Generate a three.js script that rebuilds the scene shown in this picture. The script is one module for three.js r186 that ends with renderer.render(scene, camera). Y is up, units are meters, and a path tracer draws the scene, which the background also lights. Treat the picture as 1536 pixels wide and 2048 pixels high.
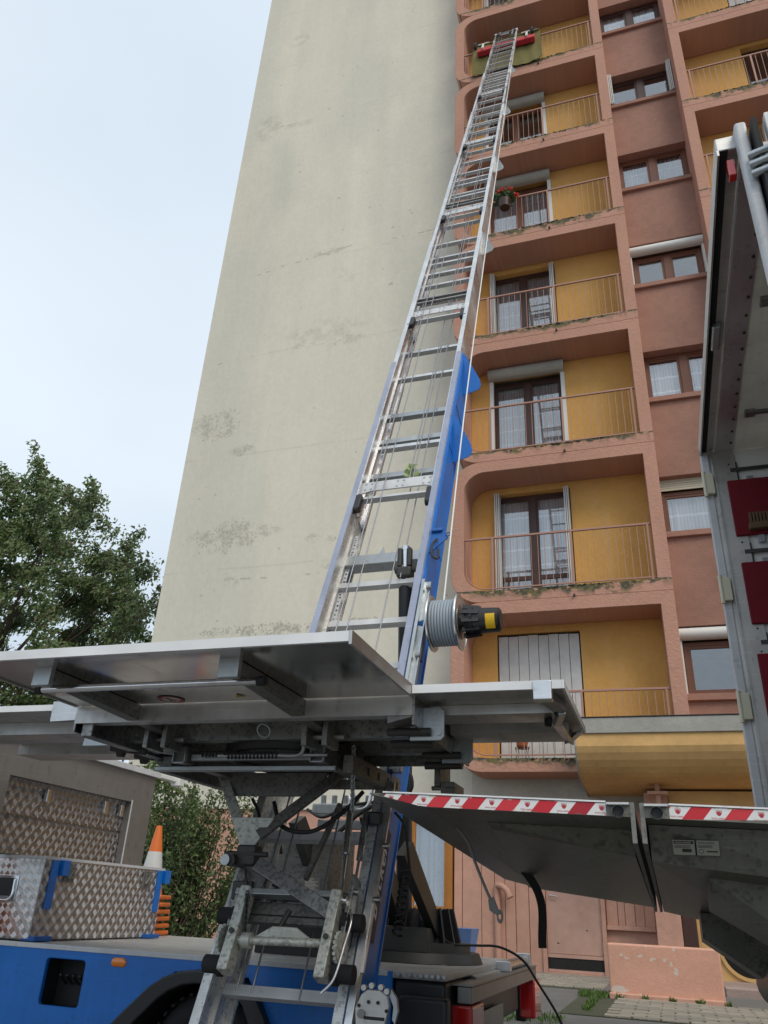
import * as THREE from 'three';
import { mergeGeometries } from 'three/addons/utils/BufferGeometryUtils.js';
import { RoundedBoxGeometry } from 'three/addons/geometries/RoundedBoxGeometry.js';
import { ConvexGeometry } from 'three/addons/geometries/ConvexGeometry.js';

// ------------------------------------------------------------------ camera, sky, sun, exposure
const scene = new THREE.Scene();
const CH = 1.05;                                   // the phone is held low over the road
const camera = new THREE.PerspectiveCamera(66.6, 0.75, 0.05, 400);
{
  const yaw = 0.34094, pitch = 0.46927, roll = -0.05223;
  const f = new THREE.Vector3(-Math.sin(yaw) * Math.cos(pitch), Math.sin(pitch), -Math.cos(yaw) * Math.cos(pitch));
  const r = new THREE.Vector3(Math.cos(yaw), 0, -Math.sin(yaw));
  const u = new THREE.Vector3().crossVectors(r, f);
  const r2 = r.clone().multiplyScalar(Math.cos(roll)).addScaledVector(u, -Math.sin(roll));
  const u2 = r.clone().multiplyScalar(Math.sin(roll)).addScaledVector(u, Math.cos(roll));
  camera.position.set(0, CH, 0);
  camera.quaternion.setFromRotationMatrix(new THREE.Matrix4().makeBasis(r2, u2, f.clone().negate()));
}
scene.add(camera);

function rng(seed) { let s = seed >>> 0; return () => { s = (s + 0x6D2B79F5) >>> 0; let t = Math.imul(s ^ (s >>> 15), 1 | s); t = (t + Math.imul(t ^ (t >>> 7), 61 | t)) ^ t; return ((t ^ (t >>> 14)) >>> 0) / 4294967296; }; }
function hash(x, y, s) { let h = Math.imul(x, 374761393) + Math.imul(y, 668265263) + Math.imul(s, 1442695041); h = Math.imul(h ^ (h >>> 13), 1274126177); return ((h ^ (h >>> 16)) >>> 0) / 4294967296; }
function vnoise(x, y, s, per) {                     // tileable value noise (per = period in cells, 0 = none)
  const xi = Math.floor(x), yi = Math.floor(y), fx = x - xi, fy = y - yi;
  const w = (a) => per ? ((a % per) + per) % per : a;
  const u = fx * fx * (3 - 2 * fx), v = fy * fy * (3 - 2 * fy);
  const a = hash(w(xi), w(yi), s), b = hash(w(xi + 1), w(yi), s), c = hash(w(xi), w(yi + 1), s), d = hash(w(xi + 1), w(yi + 1), s);
  return a + (b - a) * u + (c - a) * v + (a - b - c + d) * u * v;
}
function fbm(x, y, s, oct = 4, per = 0) { let a = 0.5, t = 0, n = 0; for (let i = 0; i < oct; i++) { t += a * vnoise(x, y, s + i * 17, per); n += a; a *= 0.5; x *= 2; y *= 2; per *= 2; } return t / n; }
const sm = (a, b, x) => { const t = Math.min(1, Math.max(0, (x - a) / (b - a))); return t * t * (3 - 2 * t); };

{ // overcast sky: pale blue grey cloud layer, brighter toward the zenith
  const w = 1024, h = 512, d = new Float32Array(w * h * 4);
  for (let j = 0; j < h; j++) for (let i = 0; i < w; i++) {
    const el = ((j + 0.5) / h - 0.5) * Math.PI, az = (i / w) * Math.PI * 2;
    const up = Math.max(0, Math.sin(el));
    const k = 1 / (up + 0.35);
    const cx = Math.cos(az) * Math.cos(el) * k, cz = Math.sin(az) * Math.cos(el) * k;
    const c = fbm(cx * 1.3 + 20, cz * 1.3 + 20, 5, 5) - 0.5, c2 = fbm(cx * 0.6 + 9, cz * 0.6 + 4, 15, 4) - 0.5;
    const g = 1 + 0.34 * c + 0.42 * c2, wt = Math.min(1, Math.max(0, 0.5 + 2.2 * c2 + 1.2 * c));
    const lum = 0.69 * g;
    const o = (j * w + i) * 4, low = el < 0 ? 0.35 : 1;
    d[o] = lum * (0.755 + 0.10 * wt) * low; d[o + 1] = lum * (0.905 + 0.045 * wt) * low; d[o + 2] = lum * (1.07 - 0.02 * wt) * low; d[o + 3] = 1;
  }
  const t = new THREE.DataTexture(d, w, h, THREE.RGBAFormat, THREE.FloatType);
  t.mapping = THREE.EquirectangularReflectionMapping; t.magFilter = THREE.LinearFilter; t.minFilter = THREE.LinearFilter; t.needsUpdate = true;
  scene.background = t; scene.environment = t;
  scene.backgroundIntensity = 1; scene.environmentIntensity = 1;
}
const sun = new THREE.DirectionalLight(0xfff3e2, 1.5);
sun.position.set(24, 44, 16); sun.target.position.set(-2, 6, -9); scene.add(sun, sun.target);
sun.castShadow = true; sun.shadow.radius = 60; sun.shadow.mapSize.set(2048, 2048);
Object.assign(sun.shadow.camera, { left: -30, right: 30, top: 30, bottom: -30, near: 1, far: 120 });
const renderer = new THREE.WebGLRenderer({ antialias: true });
renderer.setSize(768, 1024); renderer.toneMapping = THREE.LinearToneMapping; renderer.toneMappingExposure = 1.27;
renderer.shadowMap.enabled = true;

// ------------------------------------------------------------------ helpers
const V = (x, y, z) => new THREE.Vector3(x, y, z);
const used = {};
function numbered(n) { used[n] = (used[n] || 0) + 1; return used[n] === 1 ? n : `${n}_${String(used[n] - 1).padStart(3, '0')}`; }
function uvm(g) {                                   // box-projected uv in metres
  if (g.index) g = g.toNonIndexed();
  g.computeVertexNormals === undefined;
  const p = g.attributes.position, n = g.attributes.normal, uv = new Float32Array(p.count * 2);
  for (let i = 0; i < p.count; i += 3) {
    let ax = 0, ay = 0, az = 0;
    for (let k = 0; k < 3; k++) { ax += n.getX(i + k); ay += n.getY(i + k); az += n.getZ(i + k); }
    ax = Math.abs(ax); ay = Math.abs(ay); az = Math.abs(az);
    for (let k = 0; k < 3; k++) {
      const x = p.getX(i + k), y = p.getY(i + k), z = p.getZ(i + k);
      const [a, b] = az >= ax && az >= ay ? [x, y] : ax >= ay ? [z, y] : [x, z];
      uv[(i + k) * 2] = a; uv[(i + k) * 2 + 1] = b;
    }
  }
  g.setAttribute('uv', new THREE.BufferAttribute(uv, 2));
  for (const k of Object.keys(g.attributes)) if (!['position', 'normal', 'uv'].includes(k)) g.deleteAttribute(k);
  return g;
}
const B = (w, h, d, x = 0, y = 0, z = 0) => uvm(new THREE.BoxGeometry(w, h, d).translate(x, y, z));
const BB = (x0, x1, y0, y1, z0, z1) => B(Math.abs(x1 - x0), Math.abs(y1 - y0), Math.abs(z1 - z0), (x0 + x1) / 2, (y0 + y1) / 2, (z0 + z1) / 2);
const RB = (w, h, d, x, y, z, r = 0.01) => uvm(new RoundedBoxGeometry(w, h, d, 2, r).translate(x, y, z));
const RBB = (x0, x1, y0, y1, z0, z1, r = 0.01) => RB(Math.abs(x1 - x0), Math.abs(y1 - y0), Math.abs(z1 - z0), (x0 + x1) / 2, (y0 + y1) / 2, (z0 + z1) / 2, r);
function orient(g, a, b, hint = V(0, 0, 1)) {       // g runs along +y, centred; placed from a to b
  const d = b.clone().sub(a), y = d.clone().normalize();
  let x = new THREE.Vector3().crossVectors(y, hint); if (x.lengthSq() < 1e-6) x = new THREE.Vector3().crossVectors(y, V(1, 0, 0)); x.normalize();
  const z = new THREE.Vector3().crossVectors(x, y);
  const m = new THREE.Matrix4().makeBasis(x, y, z); m.setPosition(a.clone().add(b).multiplyScalar(0.5));
  return g.applyMatrix4(m);
}
const bar = (a, b, w, t, hint) => orient(uvm(new RoundedBoxGeometry(w, a.distanceTo(b), t, 1, Math.min(w, t) * 0.12)), a, b, hint);
const rod = (a, b, r, seg = 12, r2 = r) => orient(uvm(new THREE.CylinderGeometry(r2, r, a.distanceTo(b), seg)), a, b);
const tubeAlong = (pts, r, n = 40, seg = 8) => uvm(new THREE.TubeGeometry(new THREE.CatmullRomCurve3(pts), n, r, seg));
const hull = (pts) => uvm(new ConvexGeometry(pts.map((p) => V(...p))));
function plate(pts, t, bevel = 0.002) {              // polygon in xy, extruded to +z by t
  const s = new THREE.Shape(pts.map(([x, y]) => new THREE.Vector2(x, y)));
  return uvm(new THREE.ExtrudeGeometry(s, { depth: t, bevelEnabled: bevel > 0, bevelSize: bevel, bevelThickness: bevel, bevelSegments: 1 }));
}
function mesh(name, geos, mat, parent, off) {
  const list = (Array.isArray(geos) ? geos : [geos]).map((g) => (g.index ? g.toNonIndexed() : g));
  const g = list.length === 1 ? list[0] : mergeGeometries(list);
  const m = new THREE.Mesh(g, mat); m.name = parent ? name : numbered(name); m.castShadow = m.receiveShadow = true;
  if (off) m.position.set(...off);
  (parent || scene).add(m); return m;
}
function thing(name, label, category, at = [0, 0, 0], group) {
  const o = new THREE.Group(); o.name = numbered(name); o.position.set(...at); o.userData = { label, category };
  if (group) o.userData.group = group;
  o.userData_off = at.map((v) => -v); scene.add(o); return o;
}
const part = (o, name, geos, mat) => mesh(name, geos, mat, o, o.userData_off);     // geometry in world metres under a thing
function sub(o, name) { const g = new THREE.Group(); g.name = name; if (o.userData_off) { g.position.set(...o.userData_off); } o.add(g); return g; }
function tag(o, label, category, group) { o.userData = { label, category, ...(group ? { group } : {}) }; return o; }
function struct(name, geos, mat) { const m = mesh(name, geos, mat); m.userData.kind = 'structure'; return m; }

// ------------------------------------------------------------------ textures and materials
function dtex(w, h, fn, srgb = true, rep = [1, 1]) {
  const d = new Uint8Array(w * h * 4);
  for (let j = 0; j < h; j++) for (let i = 0; i < w; i++) {
    const c = fn((i + 0.5) / w, (j + 0.5) / h), o = (j * w + i) * 4;
    for (let k = 0; k < 3; k++) { let v = typeof c === 'number' ? c : c[k]; if (srgb) v = v <= 0.0031308 ? v * 12.92 : 1.055 * Math.pow(v, 1 / 2.4) - 0.055; d[o + k] = Math.max(0, Math.min(255, Math.round(v * 255))); }
    d[o + 3] = 255;
  }
  const t = new THREE.DataTexture(d, w, h); if (srgb) t.colorSpace = THREE.SRGBColorSpace;
  t.wrapS = t.wrapT = THREE.RepeatWrapping; t.magFilter = THREE.LinearFilter; t.minFilter = THREE.LinearMipmapLinearFilter; t.generateMipmaps = true; t.repeat.set(...rep); t.needsUpdate = true; return t;
}
const mottle = dtex(512, 512, (u, v) => { const a = fbm(u * 4, v * 4, 3, 5, 4), b = fbm(u * 32, v * 32, 8, 3, 32); return 0.80 + 0.22 * (a - 0.5) * 1.6 + 0.16 * (b - 0.5) + 0.06; }, true, [0.4, 0.4]);
const grain = dtex(512, 512, (u, v) => fbm(u * 64, v * 64, 21, 3, 64), false, [1.6, 1.6]);
const scuff = dtex(512, 512, (u, v) => { const a = fbm(u * 6, v * 6, 31, 5, 6), b = fbm(u * 40, v * 5, 33, 3, 0); const st = sm(0.66, 0.8, fbm(u * 26, v * 26, 77, 4, 26)), sc = sm(0.70, 0.74, fbm(u * 4, v * 90, 78, 3)); return 0.86 + 0.26 * (a - 0.5) + 0.14 * (b - 0.5) - 0.14 * st + 0.08 * sc; }, true, [0.9, 0.9]);
const scuffR = dtex(512, 512, (u, v) => { const a = fbm(u * 5, v * 5, 41, 5, 5), b = fbm(u * 60, v * 60, 43, 2, 60); const g = 0.62 + 0.7 * (a - 0.5) + 0.15 * (b - 0.5); return [g, g, g]; }, false, [0.8, 0.8]);
const grime = dtex(512, 512, (u, v) => { const a = fbm(u * 5, v * 5, 141, 5, 5), b = fbm(u * 48, v * 48, 143, 4, 48), st = sm(0.50, 0.85, b + 0.5 * (a - 0.5)), sc = sm(0.68, 0.72, fbm(u * 6, v * 110, 145, 3)), run = fbm(u * 30, v * 3, 149, 3); return Math.max(0.12, 0.86 + 0.42 * (a - 0.5) - 0.42 * st + 0.12 * sc + 0.16 * (run - 0.5)); }, true, [1.7, 1.7]);
const C = (r, g, b) => new THREE.Color().setRGB(r, g, b);
const std = (c, rough = 0.85, o = {}) => new THREE.MeshStandardMaterial({ color: C(...c), roughness: rough, ...o });
const paint = (c, rough = 0.9, bump = 0.004) => std(c, rough, { map: mottle, bumpMap: grain, bumpScale: bump });
const metal = (c, rough, o = {}) => std(c, rough, { metalness: 1, map: scuff, roughnessMap: scuffR, ...o });

const M = {
  pink: paint([0.47, 0.25, 0.185]), spandrel: paint([0.42, 0.226, 0.168], 0.95, 0.006),
  salmon: paint([0.68, 0.385, 0.285]), salmonDoor: paint([0.66, 0.40, 0.31], 0.6, 0.001), canopy: paint([0.76, 0.475, 0.19], 0.9, 0.002), concrete: paint([0.42, 0.41, 0.37]),
  rail: std([0.40, 0.215, 0.16], 0.6), wood: std([0.20, 0.075, 0.038], 0.5, { map: scuff }), darkwood: std([0.075, 0.032, 0.024], 0.45, { map: scuff }), orangewood: std([0.48, 0.19, 0.03], 0.45, { map: scuff }),
  whitePVC: std([0.74, 0.74, 0.70], 0.45), beigePVC: std([0.62, 0.58, 0.44], 0.5), greyShutter: std([0.48, 0.47, 0.42], 0.6, { map: mottle }), whiteShutter: std([0.72, 0.71, 0.68], 0.7, { map: mottle }),
  dark: std([0.012, 0.012, 0.013], 0.6), rubber: std([0.016, 0.016, 0.017], 0.85), blackPlastic: std([0.018, 0.018, 0.02], 0.42, { map: scuff }),
  blue: new THREE.MeshPhysicalMaterial({ color: C(0.0, 0.165, 0.60), roughness: 0.45, clearcoat: 0.25, clearcoatRoughness: 0.25, map: scuff }),
  blueDull: std([0.012, 0.115, 0.42], 0.5, { map: scuff }),
  alu: metal([0.82, 0.82, 0.82], 0.58), aluDull: metal([0.64, 0.63, 0.61], 0.8), aluSheet: metal([0.74, 0.75, 0.76], 0.36), galv: metal([0.52, 0.55, 0.56], 0.75), galvDark: metal([0.40, 0.40, 0.39], 0.8, { map: grime }), chrome: metal([0.88, 0.88, 0.9], 0.2),
  aluPaint: std([0.64, 0.65, 0.66], 0.45, { map: scuff }), railFront: std([0.34, 0.38, 0.50], 0.4, { map: scuff }), aluGrime: std([0.70, 0.70, 0.68], 0.42, { map: grime, metalness: 0.6 }), steelDirty: std([0.22, 0.215, 0.195], 0.55, { map: grime, metalness: 0.5 }), greenGrey: std([0.56, 0.57, 0.51], 0.5, { map: grime, metalness: 0.4 }),
  panelBrown: std([0.28, 0.272, 0.262], 0.42, { map: scuff, metalness: 0.55 }), cable: std([0.30, 0.31, 0.33], 0.4, { metalness: 0.7 }), blackCable: std([0.02, 0.02, 0.02], 0.6),
  red: std([0.52, 0.02, 0.03], 0.7, { map: mottle }), redLamp: new THREE.MeshPhysicalMaterial({ color: C(0.55, 0.015, 0.015), roughness: 0.15, clearcoat: 1 }), amber: new THREE.MeshPhysicalMaterial({ color: C(0.85, 0.22, 0.01), roughness: 0.2, clearcoat: 1 }),
  maroon: std([0.19, 0.008, 0.018], 0.95, { map: mottle }), truckWhite: std([0.84, 0.84, 0.82], 0.5, { map: mottle }), ply: std([0.80, 0.79, 0.74], 0.65, { map: scuff }),
  orange: std([0.82, 0.19, 0.03], 0.55, { map: mottle }), coneWhite: std([0.72, 0.72, 0.70], 0.5, { map: mottle }), yellow: std([0.80, 0.50, 0.01], 0.5), terracotta: std([0.50, 0.14, 0.045], 0.8, { map: mottle }),
  olive: std([0.22, 0.19, 0.065], 0.95, { map: mottle }), asphalt: std([0.17, 0.168, 0.16], 0.95, { map: mottle, bumpMap: grain, bumpScale: 0.006 }), bark: std([0.085, 0.06, 0.045], 0.95, { map: mottle }),
  edge: std([0.84, 0.85, 0.86], 0.4, { map: mottle }), roofSheet: new THREE.MeshPhysicalMaterial({ color: C(0.70, 0.69, 0.64), roughness: 1, transmission: 0.3, thickness: 0, map: scuff }), leafStem: std([0.05, 0.09, 0.02], 0.8), crate: std([0.18, 0.30, 0.62], 0.5), grease: std([0.05, 0.048, 0.044], 0.5, { map: scuff }),
  glass: new THREE.MeshPhysicalMaterial({ color: C(0.96, 0.98, 1), roughness: 0.015, transmission: 1, thickness: 0, ior: 2.3 }),
  curtain: std([0.72, 0.73, 0.74], 0.95, { transparent: false }), geranium: std([0.62, 0.03, 0.02], 0.7),
};
// tread plate ("five bar" relief) as bump on bare aluminium
const treadBump = dtex(256, 256, (u, v) => {
  let h = 0; const cell = 4;
  const X = u * cell, Y = v * cell, ix = Math.floor(X), iy = Math.floor(Y), odd = (ix + iy) & 1;
  const x = X - ix - 0.5, y = Y - iy - 0.5, c = 0.7071, a = odd ? (x + y) * c : (x - y) * c, b = odd ? (-x + y) * c : (x + y) * c;
  if (Math.abs(b) < 0.40 && Math.abs(a) < 0.40) { const k = (a + 0.40) / 0.8 * 5, fr = Math.abs(k - Math.floor(k) - 0.5) * 2; h = (1 - fr * fr * 0.95) * sm(0.42, 0.30, Math.abs(b)); }
  return h;
}, false, [6, 6]);
const treadMap = dtex(256, 256, (u, v) => { const i = (((v * 256) | 0) * 256 + ((u * 256) | 0)) * 4; return 0.62 + 0.36 * treadBump.image.data[i] / 255 + 0.2 * (fbm(u * 4, v * 4, 131, 4, 4) - 0.5); }, true, [6, 6]); // bars rubbed bright, dull ground between
const tread = (c, rough) => std(c, rough, { metalness: 1, map: treadMap, bumpMap: treadBump, bumpScale: 0.006 });
M.tread = tread([0.60, 0.59, 0.585], 0.34); M.treadDeck = std([0.60, 0.60, 0.58], 0.5, { metalness: 0.7, map: scuff, bumpMap: treadBump.clone(), bumpScale: 0.004 }); M.treadBright = tread([0.80, 0.79, 0.77], 0.2); M.treadBright.bumpScale = 0.0007; M.treadBrown = tread([0.48, 0.45, 0.43], 0.3);
M.treadDeck.bumpMap.repeat.set(9, 9); M.treadDeck.bumpMap.needsUpdate = true;
// net curtain: woven lace, holes between the threads
function lace(seed, gap) { return dtex(512, 512, (u, v) => { const fold = 0.30 * (fbm(u * 12, 1, seed + 3, 2, 12) - 0.2) + 0.10 * Math.sin(u * Math.PI * 34 + 3 * fbm(u * 6, 2, seed, 2, 6)), band = sm(0.10, 0.02, Math.abs(((v * 3) % 1) - 0.5)), cx = (u * 16) % 1 - 0.5, cy = (v * 16) % 1 - 0.5, rr = Math.hypot(cx, cy), ring = sm(0.10, 0.03, Math.abs(rr - 0.3)); return Math.max(0.1, Math.min(1, 0.26 + fold + gap * (0.35 * band + 0.45 * ring * (0.3 + 0.7 * band) + 0.22))); }, false, [1.0, 1.0]); }
M.lace = std([0.78, 0.79, 0.80], 0.95, { alphaMap: lace(4, 0.8), transparent: true, side: THREE.DoubleSide });
M.drape = std([0.34, 0.38, 0.40], 0.95, { map: scuff, side: THREE.DoubleSide });
M.net = std([0.62, 0.64, 0.66], 0.95, { alphaMap: lace(9, 0.35), transparent: true, side: THREE.DoubleSide });

// painted render of the blank wall: stains and cracks where the photograph shows them
const WX0 = -9.62, WX1 = -2.9, WY0 = 2.5, WY1 = 31;
const stains = [ // x, y, rx, ry, strength, density
  [-8.95, 10.9, 0.55, 0.35, 0.75, 0.5], [-8.1, 10.1, 0.32, 0.13, 0.9, 0.62], [-8.25, 7.95, 0.75, 0.3, 0.8, 0.52], [-7.5, 8.0, 0.5, 0.14, 0.8, 0.57], [-6.2, 7.72, 0.16, 0.1, 0.8, 0.6], [-5.7, 7.68, 0.42, 0.07, 0.9, 0.55],
  [-6.9, 12.85, 0.3, 0.1, 0.8, 0.6], [-5.9, 12.8, 0.5, 0.14, 0.7, 0.6], [-6.4, 13.2, 0.9, 0.3, 0.5, 0.66], [-8.9, 21.3, 0.4, 0.5, 0.6, 0.64], [-7.9, 21.1, 0.5, 0.12, 0.5, 0.62], [-8.3, 25.2, 0.3, 0.3, 0.5, 0.6], [-7.0, 5.82, 1.2, 0.1, 1.0, 0.46], [-5.0, 5.86, 0.45, 0.07, 1.0, 0.46], [-6.5, 15.75, 0.35, 0.1, 0.9, 0.55], [-5.9, 14.9, 0.3, 0.3, 0.4, 0.66], [-5.6, 7.1, 0.35, 0.1, 0.8, 0.58], [-8.0, 6.9, 0.2, 0.1, 0.8, 0.6],
];
const cracks = [[[-8.7, 15.43], [-7.45, 15.62], [-6.6, 15.7], [-5.9, 15.8]], [[-4.9, 15.75], [-3.75, 15.73]], [[-7.75, 6.93], [-6.9, 6.95]], [[-6.75, 6.9], [-5.44, 6.96]], [[-8.95, 21.28], [-7.9, 21.16]], [[-9.3, 12.7], [-8.9, 12.78]]];
const spots = []; { const r = rng(77); for (let i = 0; i < 60; i++) spots.push([WX0 + 0.2 + r() * 6.2, 5 + r() * 22, 0.015 + 0.05 * r() * r()]); }
M.room = std([0.42, 0.39, 0.35], 0.9, { map: mottle });
const wallTex = dtex(1024, 2048, (u, v) => {
  const x = WX0 + u * (WX1 - WX0), y = WY0 + v * (WY1 - WY0);
  const big = fbm(x * 0.35, y * 0.22, 51, 5), mid = fbm(x * 1.6, y * 1.2, 61, 4), fine = fbm(x * 14, y * 14, 71, 3), streak = fbm(x * 3.2, y * 0.12, 81, 4);
  let k = 1 + 0.10 * (big - 0.5) + 0.06 * (mid - 0.5) + 0.10 * (fine - 0.5) + 0.09 * (streak - 0.5);
  let soot = 0.32 * sm(0.48, 0.70, fbm(x * 0.5 + 3, y * 0.16, 91, 5) + 0.16 * sm(-7.2, -9.6, x + 0.8 * (mid - 0.5)));
  const lift = 2.8, jy = ((y - 3.0) % lift + lift) % lift; // faint day joints of the render
  k *= 1 - 0.10 * sm(0.035, 0.0, Math.abs(jy - 1.4 + 0.05 * (mid - 0.5))) * sm(0.4, 0.6, streak);
  let dark = 0;
  for (const [sx, sy, rx, ry, s, den] of stains) {
    const q = ((x - sx) / rx) ** 2 + ((y - sy) / ry) ** 2; if (q > 4) continue;
    const n = fbm(x * 34, y * 34, 101, 3), n2 = fbm(x * 5, y * 5, 107, 3);
    dark = Math.max(dark, s * sm(den + 0.02, den + 0.12, n + 0.35 * (n2 - 0.5) - 0.16 * Math.max(0, q - 0.6)));
    dark = Math.max(dark, 0.5 * s * sm(0.40, 0.64, n2) * sm(1.8, 0.4, q) * (0.5 + n));
  }
  for (const c of cracks) for (let i = 0; i < c.length - 1; i++) {
    const [ax, ay] = c[i], [bx, by] = c[i + 1]; if (x < ax || x > bx) continue;
    const yy = ay + (by - ay) * (x - ax) / (bx - ax) + 0.10 * (fbm(x * 3, 0, 111, 4) - 0.5);
    dark = Math.max(dark, 0.8 * sm(0.03, 0.006, Math.abs(y - yy)) * sm(0.42, 0.56, fbm(x * 9, y * 2, 121, 3)));
  }
  for (const [sx, sy, r] of spots) { const q = Math.hypot((x - sx), (y - sy) * 1.2); if (q < r * 1.6) dark = Math.max(dark, 0.75 * sm(r * 1.3, r * 0.3, q + 0.03 * (fine - 0.5))); }
  dark *= 0.46;
  const cr = 0.705 * k, cg = 0.664 * k, cb = 0.548 * k, t = soot * 0.62;
  const R = cr + (0.43 * k - cr) * t, G = cg + (0.435 * k - cg) * t, Bb = cb + (0.40 * k - cb) * t;
  return [R * (1 - dark) + 0.13 * dark, G * (1 - dark) + 0.125 * dark, Bb * (1 - dark) + 0.10 * dark];
});
wallTex.wrapS = wallTex.wrapT = THREE.ClampToEdgeWrapping;
M.wall = std([1, 1, 1], 0.95, { map: wallTex, bumpMap: grain, bumpScale: 0.004 });
M.cream = paint([0.66, 0.63, 0.54], 0.95);
// balcony frames: moss and dirt on the slab nose below the railing
const BX0 = -3.1, BX1 = 0.545, FH = 2.8;
function frameMat(seed, amount) {
  const t = dtex(1024, 768, (u, v) => {
    const x = u * (BX1 - BX0), y = v * FH;
    const n = fbm(x * 1.2, y * 1.2, seed, 4), f = fbm(x * 26, y * 26, seed + 5, 3), st = fbm(x * 7, y * 0.5, seed + 9, 3);
    let k = 0.94 + 0.14 * (n - 0.5) + 0.14 * (f - 0.5) + 0.08 * (st - 0.5);
    const edge = fbm(x * 3.5, 3, seed + 20, 4), body = fbm(x * 11, y * 18, seed + 30, 4);
    const reach = 0.045 + 0.42 * Math.max(0, edge - 0.33) * amount * sm(0.3, 0.9, x) * sm(3.55, 2.9, x);
    let moss = sm(0.205 - reach, 0.205 - reach * 0.35, y) * sm(0.34, 0.52, body + 0.08) * (y < 0.215 ? 1 : 0);
    const drip = sm(0.58, 0.70, fbm(x * 9, 1, seed + 40, 3)) * sm(0.02, 0.16, y) * (y < 0.21 ? 0.4 : 0);
    const wear = sm(0.68, 0.75, fbm(x * 8, y * 8, seed + 50, 4)) * 0.5;
    const r = 0.515 * k, g = 0.275 * k, b = 0.197 * k, gm = sm(0.45, 0.6, f);
    const mr = 0.085 + 0.07 * gm, mg = 0.075 + 0.06 * gm, mb = 0.052;
    moss = Math.max(moss, drip);
    return [(r * (1 - moss) + mr * moss) * (1 - 0.12 * wear), (g * (1 - moss) + mg * moss) * (1 - 0.05 * wear), b * (1 - moss) + mb * moss];
  });
  return std([1, 1, 1], 0.92, { map: t, bumpMap: grain, bumpScale: 0.005 });
}
const frameMats = [frameMat(201, 1.0), frameMat(302, 1.5), frameMat(403, 0.7)];
M.ochreWall = std([1, 1, 1], 0.9, { bumpMap: grain, bumpScale: 0.005, map: dtex(512, 512, (u, v) => { const a = fbm(u * 5, v * 5, 501, 5, 5), f = fbm(u * 50, v * 50, 511, 3, 50), s = sm(0.6, 0.72, fbm(u * 22, v * 2, 521, 4)); const k = 1 + 0.16 * (a - 0.5) + 0.12 * (f - 0.5); return [0.71 * k, 0.39 * k + 0.012 * s, 0.112 * k + 0.02 * s]; }, true, [0.33, 0.33]) });

// ------------------------------------------------------------------ ground
const GY = 0.32;                                    // forecourt level in front of the building
const gh = (x, z) => { const t = sm(-5.6, -7.4, z); return GY * t; };
{
  const xs = [], zs = []; for (let i = 0; i <= 60; i++) xs.push(-15 + i * 0.5); xs.unshift(-150, -60, -30); xs.push(30, 60, 150);
  for (let i = 0; i <= 60; i++) zs.push(-14 + i * 0.4); zs.unshift(-150, -80, -40, -20); zs.push(16, 30, 60, 150);
  const pos = [], uv = [], idx = [];
  for (const z of zs) for (const x of xs) { pos.push(x, gh(x, z), z); uv.push(x, z); }
  for (let j = 0; j < zs.length - 1; j++) for (let i = 0; i < xs.length - 1; i++) { const a = j * xs.length + i, b = a + 1, c = a + xs.length, d = c + 1; idx.push(a, c, b, b, c, d); }
  const g = new THREE.BufferGeometry(); g.setAttribute('position', new THREE.Float32BufferAttribute(pos, 3)); g.setAttribute('uv', new THREE.Float32BufferAttribute(uv, 2)); g.setIndex(idx); g.computeVertexNormals();
  const m = new THREE.Mesh(g, M.asphalt); m.name = 'ground'; m.receiveShadow = true; m.userData.kind = 'structure'; scene.add(m);
}
const Gb = GY + 0.004;
{ // block paving in front of the entrance and a strip along the building, each block a piece
  const pav = new THREE.Group(); pav.name = 'pavement'; pav.userData.kind = 'structure'; scene.add(pav);
  mesh('joint_bed', BB(-1.0, 4.2, Gb - 0.02, Gb + 0.004, -9.75, -7.9), std([0.075, 0.08, 0.05], 1, { map: mottle }), pav);
  mesh('joint_bed', BB(-3.2, -0.95, Gb - 0.02, Gb + 0.004, -12.85, -10.6), std([0.075, 0.08, 0.05], 1, { map: mottle }), pav);
  const bg = [RB(0.212, 0.05, 0.104, 0, 0, 0, 0.008), RB(0.208, 0.05, 0.106, 0, 0, 0, 0.010)], bm = [[0.36, 0.325, 0.27], [0.31, 0.285, 0.24], [0.40, 0.36, 0.295]].map((c) => std(c, 0.95, { map: mottle, bumpMap: grain, bumpScale: 0.006 }));
  const r = rng(5); let n = 0;
  const lay = (x0, x1, z0, z1, max) => { let row = 0; for (let z = z1 - 0.06; z > z0; z -= 0.118, row++) for (let x = x0 + (row % 2 ? 0.115 : 0); x < x1; x += 0.228) { if (n++ > max) return; const m = new THREE.Mesh(bg[(r() * 2) | 0], bm[(r() * 3) | 0]); m.name = 'paving_block'; m.position.set(x + 0.1 + (r() - 0.5) * 0.008, Gb - 0.010 + r() * 0.008, z + (r() - 0.5) * 0.006); m.rotation.y = (r() - 0.5) * 0.03; m.castShadow = m.receiveShadow = true; pav.add(m); } };
  lay(-0.62, 2.2, -9.75, -7.9, 190); n = 0; lay(-2.3, -0.95, -12.8, -10.7, 108);
}
function leafGeo(w, l, fold = 0.25) { // a small folded leaf, base at origin, along +y
  const g = new THREE.BufferGeometry(); const f = w * fold;
  const p = [[0, 0, 0], [-w / 2, l * 0.4, f], [0, l * 0.5, 0], [w / 2, l * 0.4, f], [0, l, -l * 0.12]];
  const idx = [[0, 2, 1], [0, 3, 2], [1, 2, 4], [2, 3, 4]]; const pos = []; idx.forEach((t) => t.forEach((i) => pos.push(...p[i])));
  g.setAttribute('position', new THREE.Float32BufferAttribute(pos, 3)); g.computeVertexNormals(); g.setAttribute('uv', new THREE.Float32BufferAttribute(new Float32Array(pos.length / 3 * 2), 2)); return g;
}
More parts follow.
